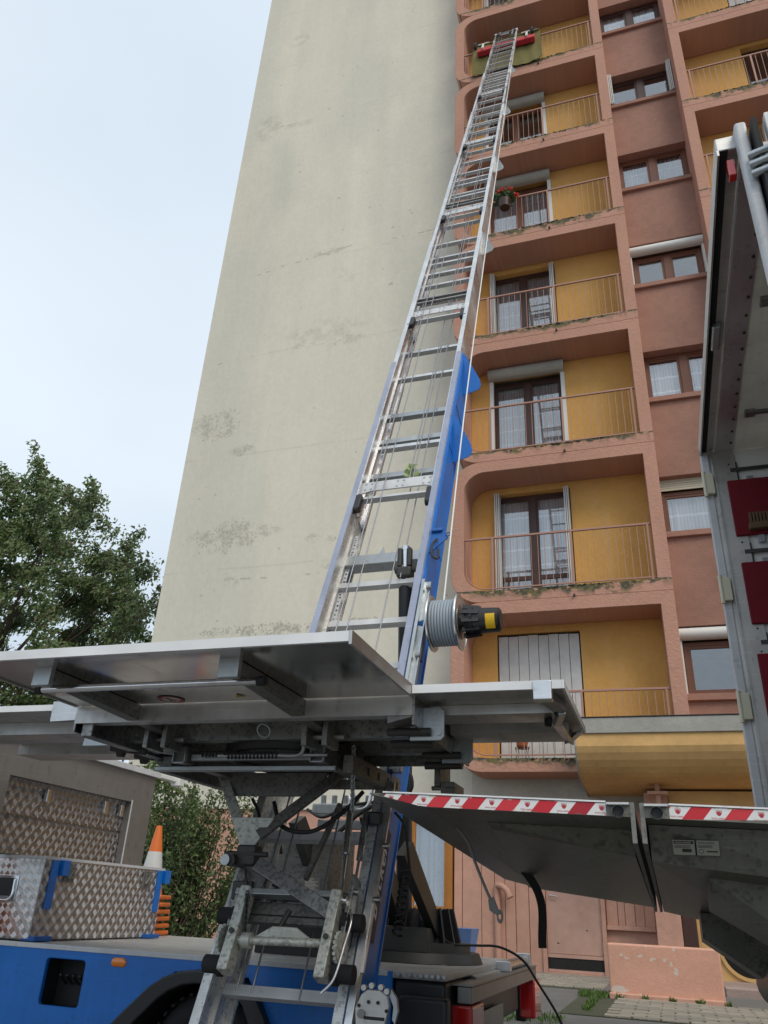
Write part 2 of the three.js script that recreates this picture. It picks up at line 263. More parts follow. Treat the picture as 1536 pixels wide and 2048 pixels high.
const leafMat = (c, tr = 0.25) => new THREE.MeshPhysicalMaterial({ color: C(...c), roughness: 0.6, side: THREE.DoubleSide, transmission: tr, thickness: 0 });
{ // grass and weeds growing out of the paving edges
  const g = leafGeo(0.014, 0.055, 0.1), m = new THREE.InstancedMesh(g, leafMat([0.10, 0.18, 0.03]), 1600), r = rng(9), o = new THREE.Object3D();
  for (let i = 0; i < 1600; i++) {
    const k = r(); let x, z;
    if (k < 0.45) { x = -0.86 + (r() - 0.5) * 0.3; z = -9.78 + (r() + r() - 1) * 0.2; } else if (k < 0.6) { x = -0.8 + (r() - 0.5) * 0.06; z = -9.5 + Math.floor(r() * 4) * 0.4 + (r() - 0.5) * 0.1; } else if (k < 0.8) { x = -1.3 + (r() - 0.5) * 0.8; z = -7.3 + (r() - 0.5) * 0.3; } else { x = -0.6 + Math.floor(r() * 5) * 0.26 + (r() - 0.5) * 0.06; z = -9.70 + (r() - 0.5) * 0.05; }
    o.position.set(x, gh(x, z) + 0.002, z); o.rotation.set((r() - 0.5) * 1.2, r() * 6.3, (r() - 0.5) * 1.2); const s = 0.5 + r() * 0.9; o.scale.set(s, s, s); o.updateMatrix(); m.setMatrixAt(i, o.matrix);
  }
  m.name = 'grass'; m.userData = { label: 'green grass and weeds growing along the paving edges', category: 'grass', kind: 'stuff' }; m.castShadow = true; scene.add(m);
}

// ------------------------------------------------------------------ apartment building
const ZF = -12.48, ZB = -13.2, J0 = 3.004, NF = 9, SPZ = -13.0, TOP = J0 + 10 * FH;
const bld = thing('apartment_building', 'tall apartment building with cream blank wall, salmon balcony frames and ochre loggias', 'building', [0, GY, ZB]);
{
  const w = BB(WX0, WX1, WY0, WY1, ZB, -25);
  { const p = w.attributes.position, uv = w.attributes.uv, n = w.attributes.normal; for (let i = 0; i < p.count; i++) if (Math.abs(n.getZ(i)) > 0.5) uv.setXY(i, (p.getX(i) - WX0) / (WX1 - WX0), (p.getY(i) - WY0) / (WY1 - WY0)); else uv.setXY(i, 0.04 + (p.getZ(i) + 25) * 0.02, (p.getY(i) - WY0) / (WY1 - WY0)); }
  part(bld, 'blank_wall', w, M.wall);
  part(bld, 'core_wall', BB(WX1, 12, GY, WY1, -16.6, -25), M.room);
  for (let f = 0; f <= NF + 1; f++) { const yy = J0 + f * FH; part(bld, 'floor_slab', BB(WX1, 12, yy + 0.0, Math.min(yy + 0.19, WY1), -13.45, -16.6), M.room); }
  for (const x of [0.50, 2.08, 5.75]) part(bld, 'partition_wall', BB(x - 0.05, x + 0.05, 2.5, WY1, x > 5 ? -13.67 : -13.45, -16.6), M.room);
  part(bld, 'partition_wall', BB(-4.2, 5.6, GY, 3.0, -14.6, -14.7), M.room); part(bld, 'floor_slab', BB(-4.2, WX1 + 0.02, 2.5, 2.6, ZB - 0.02, -14.6), M.room);
  part(bld, 'wall_under_balcony', [BB(WX1, BX1, 2.5, J0 + 0.2, ZB, -13.44)], M.cream);
  part(bld, 'roof_slab', BB(WX0 - 0.1, 12.1, WY1, WY1 + 0.3, ZB + 0.9, -25.1), M.concrete);
  part(bld, 'side_wall', BB(5.69, 12, GY, WY1, ZB, -13.66), M.cream);
  part(bld, 'base_wall', [BB(WX0, -3.95, GY - 0.1, 2.5, -13.24, -24.9)], M.salmon);
}
function roundedFrame(mirror) {
  const h = FH - 0.012, R = 0.52, r = 0.40;
  const s = new THREE.Shape(); s.moveTo(BX0 + R, 0); s.lineTo(BX1, 0); s.lineTo(BX1, h); s.lineTo(BX0 + R, h); s.absarc(BX0 + R, h - R, R, Math.PI / 2, Math.PI, false); s.lineTo(BX0, R); s.absarc(BX0 + R, R, R, Math.PI, Math.PI * 1.5, false);
  const x0 = -2.885, x1 = 0.34, y0 = 0.2, y1 = 2.574, q = new THREE.Path(); q.moveTo(x0 + r, y0); q.absarc(x0 + r, y0 + r, r, Math.PI * 1.5, Math.PI, true); q.lineTo(x0, y1 - r); q.absarc(x0 + r, y1 - r, r, Math.PI, Math.PI / 2, true); q.lineTo(x1, y1); q.lineTo(x1, y0); q.lineTo(x0 + r, y0); s.holes.push(q);
  let g = new THREE.ExtrudeGeometry(s, { depth: 0.70, bevelEnabled: true, bevelSize: 0.006, bevelThickness: 0.008, bevelSegments: 1, curveSegments: 14 }).toNonIndexed();
  const p = g.attributes.position, uv = new Float32Array(p.count * 2); for (let i = 0; i < p.count; i++) { uv[i * 2] = (p.getX(i) - BX0) / (BX1 - BX0); uv[i * 2 + 1] = p.getY(i) / FH; }
  g.setAttribute('uv', new THREE.BufferAttribute(uv, 2)); g.translate(0, 0.006, ZB + 0.008);
  if (mirror) { g.applyMatrix4(new THREE.Matrix4().makeScale(-1, 1, 1)); g.translate(2.575, 0, 0); flip(g); }
  return g;
}
function flip(g) { for (const k of Object.keys(g.attributes)) { const a = g.attributes[k], n = a.itemSize; for (let i = 0; i < a.count; i += 3) for (let c = 0; c < n; c++) { const t = a.array[(i + 1) * n + c]; a.array[(i + 1) * n + c] = a.array[(i + 2) * n + c]; a.array[(i + 2) * n + c] = t; } } return g; }
const frameG = [roundedFrame(false), roundedFrame(true)];
const mirX = (x, m) => m ? 2.575 - x : x;
const balG = B(0.010, 0.98, 0.010), postG = B(0.034, 1.05, 0.034);
const WIN = { x0: -2.44, x1: -1.01, y0: 0.205, y1: 2.45 };
function backWall(m) {
  const s = new THREE.Shape([[-3.02, 0.06], [0.45, 0.06], [0.45, 2.72], [-3.02, 2.72]].map(([x, y]) => new THREE.Vector2(mirX(x, m), y)));
  s.holes.push(new THREE.Path([[WIN.x0, WIN.y0], [WIN.x1, WIN.y0], [WIN.x1, WIN.y1], [WIN.x0, WIN.y1]].map(([x, y]) => new THREE.Vector2(mirX(x, m), y))));
  return uvm(new THREE.ExtrudeGeometry(s, { depth: 0.22, bevelEnabled: false }).translate(0, 0, ZB - 0.23));
}
const backG = [backWall(false), backWall(true)];
const curtainSheet = (x0, x1, y0, y1, z, amp = 0.012, folds = 9) => { const g = new THREE.PlaneGeometry(x1 - x0, y1 - y0, 48, 1).translate((x0 + x1) / 2, (y0 + y1) / 2, z); const p = g.attributes.position; for (let i = 0; i < p.count; i++) { const t = (p.getX(i) - x0) / (x1 - x0); p.setZ(i, z + amp * Math.sin(t * folds * 6.28 + Math.sin(t * 11) * 1.3)); } g.computeVertexNormals(); const n = g.toNonIndexed(); const P = n.attributes.position; for (let i = 0; i < P.count; i++) n.attributes.uv.setXY(i, P.getX(i), P.getY(i)); return n; };
// window or French door: frame, panes, curtain, behind an opening. x0..x1,y0..y1, z of the frame face
function windowUnit(x0, x1, y0, y1, z, o = {}) {
  const w = sub(bld, 'window'), fm = o.frame || M.wood, t = o.t || 0.06, e = 0.012, mid = o.split === undefined ? (x0 + x1) / 2 : o.split;
  const fr = [BB(x0 + e, x0 + t, y0 + e, y1 - e, z, z - 0.07), BB(x1 - t, x1 - e, y0 + e, y1 - e, z, z - 0.07), BB(x0 + t, x1 - t, y1 - t, y1 - e, z - 0.002, z - 0.068), BB(x0 + t, x1 - t, y0 + e, y0 + t, z - 0.002, z - 0.068)];
  const cells = [];
  if (mid) { fr.push(BB(mid - t * 0.9, mid + t * 0.9, y0 + t, y1 - t, z + 0.012, z - 0.066)); cells.push([x0 + t, mid - t * 0.9], [mid + t * 0.9, x1 - t]); } else cells.push([x0 + t, x1 - t]);
  for (const [a, b] of cells) { // sash
    const s = 0.045; fr.push(BB(a, a + s, y0 + t, y1 - t, z - 0.012, z - 0.06), BB(b - s, b, y0 + t, y1 - t, z - 0.012, z - 0.06), BB(a + s, b - s, y1 - t - s, y1 - t, z - 0.013, z - 0.059), BB(a + s, b - s, y0 + t, y0 + t + s, z - 0.013, z - 0.059));
    if (o.transom) fr.push(BB(a + s, b - s, o.transom - 0.04, o.transom + 0.04, z - 0.013, z - 0.059));
  }
  mesh('window_frame', fr, fm, w);
  for (const [a, b] of cells) mesh('pane', BB(a + 0.047, b - 0.047, y0 + t + 0.047, y1 - t - 0.047, z - 0.034, z - 0.038), M.glass, w);
  if (o.curtain) for (const [a, b, c, d] of (o.curtainRects || [[x0 + t, x1 - t, y0 + t, y1 - t]])) mesh('curtain', curtainSheet(a, b, c, d, z - 0.11, 0.012, o.folds || 8), o.curtain, w);
  return w;
}
function shutterBox(w, x0, x1, y, z, mat, r = 0.11) { // rolled shutter housing, half round front
  const s = new THREE.Shape(); s.moveTo(0, 0); s.lineTo(0, 2 * r); s.lineTo(r * 0.5, 2 * r); s.absarc(r * 0.5, r, r, Math.PI / 2, -Math.PI / 2, true); s.lineTo(0, 0);
  const g = new THREE.ExtrudeGeometry(s, { depth: x1 - x0, bevelEnabled: false, curveSegments: 10 }); g.rotateY(-Math.PI / 2); g.applyMatrix4(new THREE.Matrix4().makeScale(1, 1, 1)); g.translate(x1, y, z);
  return mesh('shutter_box', uvm(g), mat, w);
}
const foldShutter = (w, x, y0, y1, z, dir) => { for (let k = 0; k < 3; k++) mesh('folded_shutter', RBB(x + dir * k * 0.034, x + dir * (k * 0.034 + 0.024), y0, y1, z + 0.16 - k * 0.008, z - 0.04, 0.004), M.whiteShutter, w); };
for (let f = 0; f < NF; f++) for (const m of [0, 1]) {
  const y = J0 + f * FH, b = sub(bld, 'balcony'); b.position.y += y;
  mesh('balcony_frame', frameG[m], frameMats[(f + m * 2) % 3], b);
  mesh('loggia_wall', backG[m], M.ochreWall, b);
  // railing
  const rz = ZF - 0.07, X0 = -2.88, X1 = 0.335; const pt = (x) => mirX(x, m);
  mesh('handrail', RB(X1 - X0, 0.036, 0.036, pt((X0 + X1) / 2), 1.235, rz, 0.006), M.rail, b);
  const cr = []; for (let i = 0; i <= 10; i++) { const a = Math.PI + (Math.PI / 2) * (i / 10); cr.push(V(pt(-2.485 + 0.37 * Math.cos(a)), 0.635 + 0.37 * Math.sin(a), rz)); }
  mesh('lower_rail', [tubeAlong([V(pt(-2.855), 1.2, rz), V(pt(-2.855), 0.8, rz), ...cr], 0.011, 30, 6), RBB(pt(-2.49), pt(X1), 0.254, 0.278, rz - 0.011, rz + 0.011, 0.003)], M.rail, b);
  for (const px of [-2.37, -1.0, 0.27]) { const p = new THREE.Mesh(postG, M.rail); p.name = 'post'; p.position.set(pt(px), 0.715, rz); p.castShadow = true; b.add(p); }
  const near = !m && f < 8, bars = [];
  for (let x = -2.76; x < 0.25; x += 0.119) {
    if (Math.abs(x + 2.37) < 0.03 || Math.abs(x + 1.0) < 0.03) continue;
    let y0 = 0.26; if (x < -2.485) y0 = 0.635 - Math.sqrt(Math.max(0, 0.37 * 0.37 - (x + 2.485) ** 2));
    const len = 1.22 - y0, sc = len / 0.98;
    if (near) { const q = new THREE.Mesh(balG, M.rail); q.name = 'baluster'; q.scale.y = sc; q.position.set(pt(x), y0 + len / 2, rz); q.castShadow = true; b.add(q); } else bars.push(B(0.010, len, 0.010, pt(x), y0 + len / 2, rz));
  }
  if (bars.length) { const q = mesh('baluster_row', bars, M.rail, b); q.userData.kind = 'stuff'; }
  // drain spout and moss cushions on the slab edge
  if (!m) mesh('drain_spout', rod(V(-1.0, 0.012, ZF + 0.05), V(-1.0, 0.012, ZF - 0.1), 0.02, 8), M.grease, b);
  { const r = rng(700 + f * 3 + m), gs = []; for (let k = 0; k < 44; k++) { const x = -2.2 + (r() * 0.6 + r() * 0.4) * 2.3; const s = 0.006 + 0.015 * r() * r(); const gg = new THREE.IcosahedronGeometry(s, 1).scale(1.6, 0.6, 0.8); gs.push(uvm(gg.translate(pt(x), 0.208 - r() * 0.03, ZF + 0.001))); } const q = mesh('moss', gs, f % 2 ? M.mossA || (M.mossA = std([0.066, 0.062, 0.036], 1, { map: mottle })) : M.mossB || (M.mossB = std([0.055, 0.05, 0.036], 1, { map: mottle })), b); q.userData.kind = 'stuff'; }
}
// French doors behind the balconies
const doorSpec = [
  { closed: true }, { fold: true, curtain: M.lace, frame: M.darkwood, transom: 0.75 }, { box: M.greyShutter, jamb: true, curtain: M.net, frame: M.darkwood, transom: 0.62 }, { fold: true, frame: M.darkwood, curtain: M.net, transom: 0.7 },
  { box: M.greyShutter, jamb: true, frame: M.wood, curtain: M.net }, { box: M.greyShutter, jamb: true, frame: M.wood }, { fold: true, frame: M.darkwood }, { fold: true, frame: M.darkwood, curtain: M.net }, { frame: M.darkwood },
];
for (let f = 0; f < NF; f++) for (const m of [0, 1]) {
  const sp = doorSpec[(f + m * 3) % NF], y = J0 + f * FH, a = mirX(WIN.x0, m), c = mirX(WIN.x1, m), x0 = Math.min(a, c), x1 = Math.max(a, c);
  if (sp.closed) { // closed white folding shutters
    const w = sub(bld, 'shutter_set'); let x = x0 + 0.02; const r = rng(31); const n = 8, pw = (x1 - x0 - 0.04) / n;
    for (let k = 0; k < n; k++, x += pw) { const q = mesh('shutter_leaf', RBB(x + 0.004, x + pw - 0.004, y + WIN.y0 + 0.01, y + WIN.y1 - 0.03 - r() * 0.02, ZB - 0.03, ZB - 0.055, 0.004), M.whiteShutter, w); q.position.z = (r() - 0.5) * 0.012; }
    mesh('window_frame', BB(x0, x1, y + WIN.y0, y + WIN.y1, ZB - 0.1, ZB - 0.14), M.dark, w); continue;
  }
  const w = windowUnit(x0, x1, y + WIN.y0, y + WIN.y1 - (sp.box ? 0.12 : 0), ZB - 0.14, { frame: sp.frame, transom: sp.transom ? y + sp.transom : 0, curtain: sp.curtain, t: 0.055 });
  if (sp.box) { shutterBox(w, x0 - 0.06, x1 + 0.05, y + WIN.y1 - 0.13, ZB + 0.003, sp.box, 0.125); }
  if (sp.jamb) for (const gx of [x0 - 0.05, x1 - 0.03]) mesh('shutter_guide', BB(gx, gx + 0.08, y + WIN.y0 + 0.005, y + WIN.y1 - 0.13, ZB + 0.02, ZB - 0.05), M.whitePVC, w);
  if (sp.fold) { foldShutter(w, x0 + 0.02, y + WIN.y0 + 0.02, y + WIN.y1 - 0.03, ZB - 0.02, 1); foldShutter(w, x1 - 0.02, y + WIN.y0 + 0.02, y + WIN.y1 - 0.03, ZB - 0.02, -1); }
}
// window bay between the two stacks of loggias
for (let f = 0; f < NF + 1; f++) {
  const y = J0 + f * FH, x0 = BX1 + 0.003, x1 = 2.027;
  const lo = f === 0 ? 2.5 : y - FH + 2.35;
  part(bld, 'spandrel_panel', BB(x0, x1, lo, y + 1.13, SPZ, SPZ - 0.3), M.spandrel);
  part(bld, 'window_sill', RBB(x0, x1, y + 1.13, y + 1.235, SPZ + 0.07, SPZ - 0.3, 0.008), M.spandrel);
  if (f >= NF) continue;
  part(bld, 'reveal', BB(x0, x1, y + 2.35 + FH - 0.0001 > WY1 ? y + 2.2 : y + 2.349, y + 2.352, SPZ - 0.302, SPZ - 0.5), M.spandrel);
  const spec = [{ frame: M.wood, box: M.whitePVC, jamb: 1, split: 1.62 }, { frame: M.wood, half: M.beigePVC, curtain: M.lace, split: 1.72 }, { frame: M.wood, curtain: M.lace, rects: 1 }, { frame: M.wood, box: M.whitePVC, jamb: 1 }, { frame: M.wood, curtain: M.net, folds: 14 }, { frame: M.darkwood, fold: 1 }, { frame: M.darkwood, curtain: M.lace }, { frame: M.wood, box: M.whitePVC }, { frame: M.darkwood }][f];
  const drop = spec.box ? 0.2 : spec.half ? 0.22 : 0;
  const inset = spec.jamb ? 0.055 : 0;
  const w = windowUnit(x0 + inset, x1 - inset, y + 1.237, y + 2.347 - drop, SPZ - 0.20, { frame: spec.frame, curtain: spec.curtain, folds: spec.folds, split: spec.split, t: 0.075, curtainRects: spec.rects ? [[x0 + 0.06, x1 - 0.06, y + 1.3, y + 2.2]] : undefined });
  if (spec.box) shutterBox(w, x0 + 0.01, x1 - 0.01, y + 2.347 - 0.2, SPZ - 0.13, spec.box, 0.098);
  if (spec.jamb) for (const gx of [x0 + 0.004, x1 - 0.052]) mesh('shutter_guide', BB(gx, gx + 0.048, y + 1.237, y + 2.14, SPZ - 0.08, SPZ - 0.24), M.whitePVC, w);
  if (spec.half) for (let k = 0; k < 5; k++) mesh('shutter_slat', RBB(x0 + 0.02, x1 - 0.02, y + 2.347 - 0.045 * (k + 1) + 0.004, y + 2.347 - 0.045 * k, SPZ - 0.14, SPZ - 0.16, 0.004), M.beigePVC, w);
  if (spec.fold) { foldShutter(w, x0 + 0.02, y + 1.25, y + 2.33, SPZ - 0.06, 1); foldShutter(w, x1 - 0.02, y + 1.25, y + 2.33, SPZ - 0.06, -1); }
}
// ground floor of the building
{
  const z = -13.0;
  windowUnit(-3.93, -3.16, GY - 0.02, 2.5, z + 0.03, { frame: M.orangewood, split: 0, transom: 1.07, curtain: M.drape, t: 0.10, folds: 5 });
  // vertical cladding boards left of the door, each with its own edge
  const board = (x0, x1, y0, y1, zz) => part(bld, 'cladding_board', RBB(x0 + 0.004, x1 - 0.004, y0, y1, zz, zz - 0.05, 0.005), M.salmon);
  let x = -3.15; const ws = [0.13, 0.30, 0.2, 0.16, 0.155, 0.2, 0.22];
  let k = 0; while (x < -1.83) { const w = Math.min(ws[k % 7], -1.82 - x); board(x, x + w, GY - 0.05, 2.52, z - (k % 2) * 0.012); x += w; k++; }
  part(bld, 'backing_wall', BB(-3.15, 0.12, GY - 0.05, 2.52, z - 0.052, -13.65), M.salmon);
  // service door with vent grille
  part(bld, 'door_frame', [BB(-1.82, -1.76, GY, 2.45, z + 0.03, z - 0.06), BB(-0.97, -0.91, GY, 2.45, z + 0.03, z - 0.06), BB(-1.82, -0.91, 2.45, 2.52, z + 0.03, z - 0.06), BB(-1.76, -0.97, GY - 0.05, GY + 0.03, z + 0.02, z - 0.06)], M.salmon);
  const d = sub(bld, 'service_door');
  mesh('door_leaf', RBB(-1.755, -0.975, GY + 0.26, 2.445, z - 0.01, z - 0.05, 0.004), M.salmonDoor, d);
  mesh('paint_chip', [[-1.55, 1.72], [-1.46, 1.64], [-1.42, 1.69], [-1.30, 1.62], [-1.2, 0.9], [-1.62, 0.72]].map(([x, y], i) => plate([[x, y], [x + 0.012, y + 0.004], [x + 0.02 + 0.004 * i, y - 0.012], [x + 0.008, y - 0.018]], 0.001, 0).translate(0, 0, z - 0.0095)), M.grease, d).userData.kind = 'stuff';
  mesh('vent_frame', [BB(-1.755, -0.975, GY + 0.21, GY + 0.256, z, z - 0.05), BB(-1.755, -0.975, GY + 0.032, GY + 0.065, z, z - 0.05)], M.salmonDoor, d);
  mesh('vent_grille', [BB(-1.755, -0.975, GY + 0.066, GY + 0.209, z - 0.03, z - 0.045), ...Array.from({ length: 12 }, (_, i) => BB(-1.755, -0.975, GY + 0.070 + i * 0.0115, GY + 0.075 + i * 0.0115, z - 0.016, z - 0.028))], M.grease, d);
  mesh('door_handle', [rod(V(-1.68, 1.33, z), V(-1.68, 1.33, z + 0.05), 0.012), rod(V(-1.69, 1.33, z + 0.045), V(-1.57, 1.315, z + 0.045), 0.010)], M.alu, d);
  mesh('door_hinge', [rod(V(-0.972, 1.66, z + 0.012), V(-0.972, 1.80, z + 0.012), 0.012), rod(V(-0.972, 0.62, z + 0.012), V(-0.972, 0.75, z + 0.012), 0.012)], M.salmonDoor, d);
  x = -0.9; k = 0; for (const w of [0.16, 0.1, 0.14, 0.13, 0.14]) { board(x, x + w, 0.98, 2.52, z - 0.02 - (k++ % 2) * 0.012); x += w; }
  part(bld, 'cladding_sill', RBB(-0.9, -0.24, 0.92, 0.98, z + 0.03, z - 0.05, 0.006), M.salmon);
  part(bld, 'pillar', RBB(-0.22, 0.11, GY - 0.05, 2.72, -12.55, -13.0, 0.01), M.salmon);
  // overflow pipe bent down on the cladding
  part(bld, 'overflow_pipe', [tubeAlong([V(-2.47, 1.42, z - 0.02), V(-2.46, 1.43, z + 0.06), V(-2.38, 1.42, z + 0.12), V(-2.30, 1.36, z + 0.14), V(-2.26, 1.28, z + 0.15)], 0.045, 30, 12), rod(V(-2.285, 1.32, z + 0.147), V(-2.255, 1.27, z + 0.152), 0.055, 14)], M.salmon);
  part(bld, 'downpipe', [rod(V(-2.47, GY, z + 0.03), V(-2.47, 1.42, z + 0.03), 0.05, 14)], M.salmon);
  // entrance: ochre porch wall with a round edged dark opening
  const s = new THREE.Shape([[0.12, GY - 0.05], [5.6, GY - 0.05], [5.6, 2.75], [0.12, 2.75]].map((q) => new THREE.Vector2(...q)));
  const hole = (rr) => { const h = new THREE.Path(), X0 = 0.56 - rr, X1 = 1.9 + rr, Y0 = 0.44 - rr, Y1 = 1.32 + rr, R = 0.36 + rr; h.moveTo(X0 + R, Y0); h.lineTo(X1 - R, Y0); h.absarc(X1 - R, Y0 + R, R, -Math.PI / 2, 0, false); h.lineTo(X1, Y1 - R); h.absarc(X1 - R, Y1 - R, R, 0, Math.PI / 2, false); h.lineTo(X0 + R, Y1); h.absarc(X0 + R, Y1 - R, R, Math.PI / 2, Math.PI, false); h.lineTo(X0, Y0 + R); h.absarc(X0 + R, Y0 + R, R, Math.PI, Math.PI * 1.5, false); return h; };
  s.holes.push(hole(0));
  part(bld, 'porch_wall', uvm(new THREE.ExtrudeGeometry(s, { depth: 0.1, bevelEnabled: false, curveSegments: 16 }).translate(0, 0, -12.7)), M.canopy);
  const ring = new THREE.Shape(hole(0.03).getPoints(16)); ring.holes.push(hole(-0.012));
  part(bld, 'opening_trim', uvm(new THREE.ExtrudeGeometry(ring, { depth: 0.05, bevelEnabled: false, curveSegments: 16 }).translate(0, 0, -12.62)), M.canopy);
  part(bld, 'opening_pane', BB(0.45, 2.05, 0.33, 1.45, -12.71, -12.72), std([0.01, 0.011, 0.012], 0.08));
  part(bld, 'porch_strip', [BB(0.125, 0.30, GY, 2.5, -12.59, -12.56)], M.darkwood);
  part(bld, 'porch_step', RBB(0.5, 4.5, GY - 0.02, GY + 0.09, -11.2, -12.6, 0.01), paint([0.42, 0.32, 0.28]));
  // barrel canopy over the entrance
  const prof = [[-11.528, 3.2], [-11.56, 3.12], [-11.62, 3.03], [-11.70, 2.95], [-11.80, 2.885], [-11.90, 2.845], [-12.3, 2.80], [-13.2, 2.755]];
  const cs = new THREE.Shape(); cs.moveTo(-13.2, 3.37); cs.lineTo(-11.53, 3.37); prof.forEach(([z2, y2]) => cs.lineTo(z2, y2)); cs.lineTo(-13.2, 3.37);
  const cg = new THREE.ExtrudeGeometry(cs, { depth: 6.6, bevelEnabled: false, curveSegments: 6 }); cg.rotateY(-Math.PI / 2); // z->... profile x becomes z
  cg.translate(5.56, 0, 0); part(bld, 'canopy_barrel', toZ(cg), M.canopy);
  part(bld, 'canopy_end_cap', toZ(new THREE.ExtrudeGeometry(cs, { depth: 0.02, bevelEnabled: true, bevelSize: 0.012, bevelThickness: 0.004, bevelSegments: 1, curveSegments: 6 }).rotateY(-Math.PI / 2).translate(-1.042, 0, 0)), M.concrete);
  part(bld, 'canopy_fascia', RBB(-1.08, 5.6, 3.372, 3.585, -11.5, -12.47, 0.008), M.concrete);
  part(bld, 'canopy_flashing', BB(-1.085, 5.6, 3.587, 3.6, -11.49, -12.47), M.dark);
  part(bld, 'canopy_post', [rod(V(-0.02, 1.9, -12.3), V(-0.02, 2.82, -12.3), 0.035, 12), RBB(-0.16, 0.12, 2.66, 2.70, -12.2, -12.42, 0.005)], M.salmon);
}
function toZ(g) { // after rotateY(-90deg) profile x lies on z with the right sign: x' = -z, z' = x
  return uvm(g.index ? g.toNonIndexed() : g);
}
{ // low wall by the entrance
  const o = thing('low_wall', 'low salmon rendered wall with chipped paint beside the entrance', 'wall', [0, GY, -9.85]);
  const s = [RBB(-0.69, 0.42, GY - 0.05, 0.83, -9.72, -9.95, 0.02)];
  const t = dtex(512, 256, (u, v) => { const n = fbm(u * 6, v * 4, 601, 5), f = fbm(u * 40, v * 25, 611, 3), chip = sm(0.72, 0.74, fbm(u * 9 + 2, v * 7, 621, 4)); const k = 1 + 0.2 * (n - 0.5) + 0.12 * (f - 0.5); return [0.64 * k * (1 - chip) + 0.62 * chip, 0.35 * k * (1 - chip) + 0.52 * chip, 0.255 * k * (1 - chip) + 0.45 * chip]; }, true, [0.9, 1.4]);
  part(o, 'wall_body', s, std([1, 1, 1], 0.9, { map: t, bumpMap: grain, bumpScale: 0.002 }));
  part(o, 'plinth', RBB(-0.70, 0.43, GY - 0.06, GY + 0.06, -9.69, -9.97, 0.012), M.salmon);
}
// ------------------------------------------------------------------ flower pots and blanket on the balconies
{
  const o = thing('geranium_pot', 'red geraniums in a dark hanging pot on a balcony railing', 'plant', [-1.93, 15.2, ZF + 0.02]), r = rng(12);
  part(o, 'pot', [orient(uvm(new THREE.CylinderGeometry(0.15, 0.11, 0.2, 16)), V(-1.93, 15.05, ZF + 0.06), V(-1.93, 15.25, ZF + 0.06))], M.darkwood);
  const lf = leafGeo(0.09, 0.09), gs = [], fs = [];
  for (let i = 0; i < 140; i++) { const g = lf.clone(); g.rotateX(r() * 3 - 1); g.rotateY(r() * 6.3); g.translate(-1.93 + (r() - 0.5) * 0.4, 15.25 + r() * 0.2, ZF + 0.06 + (r() - 0.5) * 0.3); gs.push(g); }
  part(o, 'foliage', gs, leafMat([0.05, 0.12, 0.03])).userData.kind = 'stuff';
  for (const [x, y, z] of [[-2.05, 15.53, 0.1], [-1.9, 15.58, 0.05], [-1.78, 15.5, 0.14], [-1.97, 15.47, 0.18], [-1.66, 15.28, 0.16]]) { const fl = []; for (let i = 0; i < 16; i++) fl.push(uvm(new THREE.IcosahedronGeometry(0.022, 0).translate(x + (r() - 0.5) * 0.09, y + (r() - 0.5) * 0.08, ZF + z + (r() - 0.5) * 0.09))); part(o, 'flower', fl, M.geranium); }
}
{
  const o = thing('plant_stand', 'orange ceramic pot on a wire stand behind the lowest balcony railing', 'plant pot', [-1.99, J0 + 0.2, ZF - 0.25]), x = -1.99, y = J0 + 0.206, z = ZF - 0.27;
  const lath = new THREE.LatheGeometry([[0.02, 0], [0.075, 0], [0.085, 0.04], [0.11, 0.16], [0.13, 0.2], [0.15, 0.21], [0.15, 0.245], [0.13, 0.245], [0.12, 0.2]].map((q) => new THREE.Vector2(...q)), 20).translate(x, y + 0.2, z);
  part(o, 'pot', uvm(lath), M.terracotta);
  part(o, 'stand', [...[0, 1, 2, 3].map((k) => { const a = k * Math.PI / 2 + 0.4; return tubeAlong([V(x + 0.15 * Math.cos(a), y + 0.004, z + 0.15 * Math.sin(a)), V(x + 0.1 * Math.cos(a), y + 0.1, z + 0.1 * Math.sin(a)), V(x + 0.13 * Math.cos(a), y + 0.22, z + 0.13 * Math.sin(a))], 0.006, 14, 6); }), uvm(new THREE.TorusGeometry(0.11, 0.006, 6, 24).rotateX(Math.PI / 2).translate(x, y + 0.2, z))], M.grease);
}
{ // olive moving blanket hung over the railing where the ladder leans
  const g = new THREE.PlaneGeometry(1.72, 1.15, 50, 22), p = g.attributes.position;
  for (let i = 0; i < p.count; i++) { const x = p.getX(i), y = p.getY(i), t = (0.575 - y) / 1.15; p.setXYZ(i, -1.76 + x + 0.05 * t * Math.sin(x * 3), 21.06 - t * 1.12 - 0.03 * Math.sin(x * 4) * t, ZF + 0.06 + 0.02 * Math.sin(x * 7 + t * 2) * (0.2 + t) + 0.008 * Math.sin(x * 23)); }
  g.computeVertexNormals(); const b = thing('moving_blanket', 'olive green moving blanket hung over the balcony railing behind the ladder head', 'blanket', [-1.76, 20.1, ZF]);
  const back = g.clone().translate(0, 0, -0.012); part(b, 'cloth', [uvm(g), flip(uvm(back)), BB(-2.62, -0.9, 21.055, 21.08, ZF + 0.09, ZF - 0.12)], Object.assign(M.olive, { side: THREE.DoubleSide }));
}

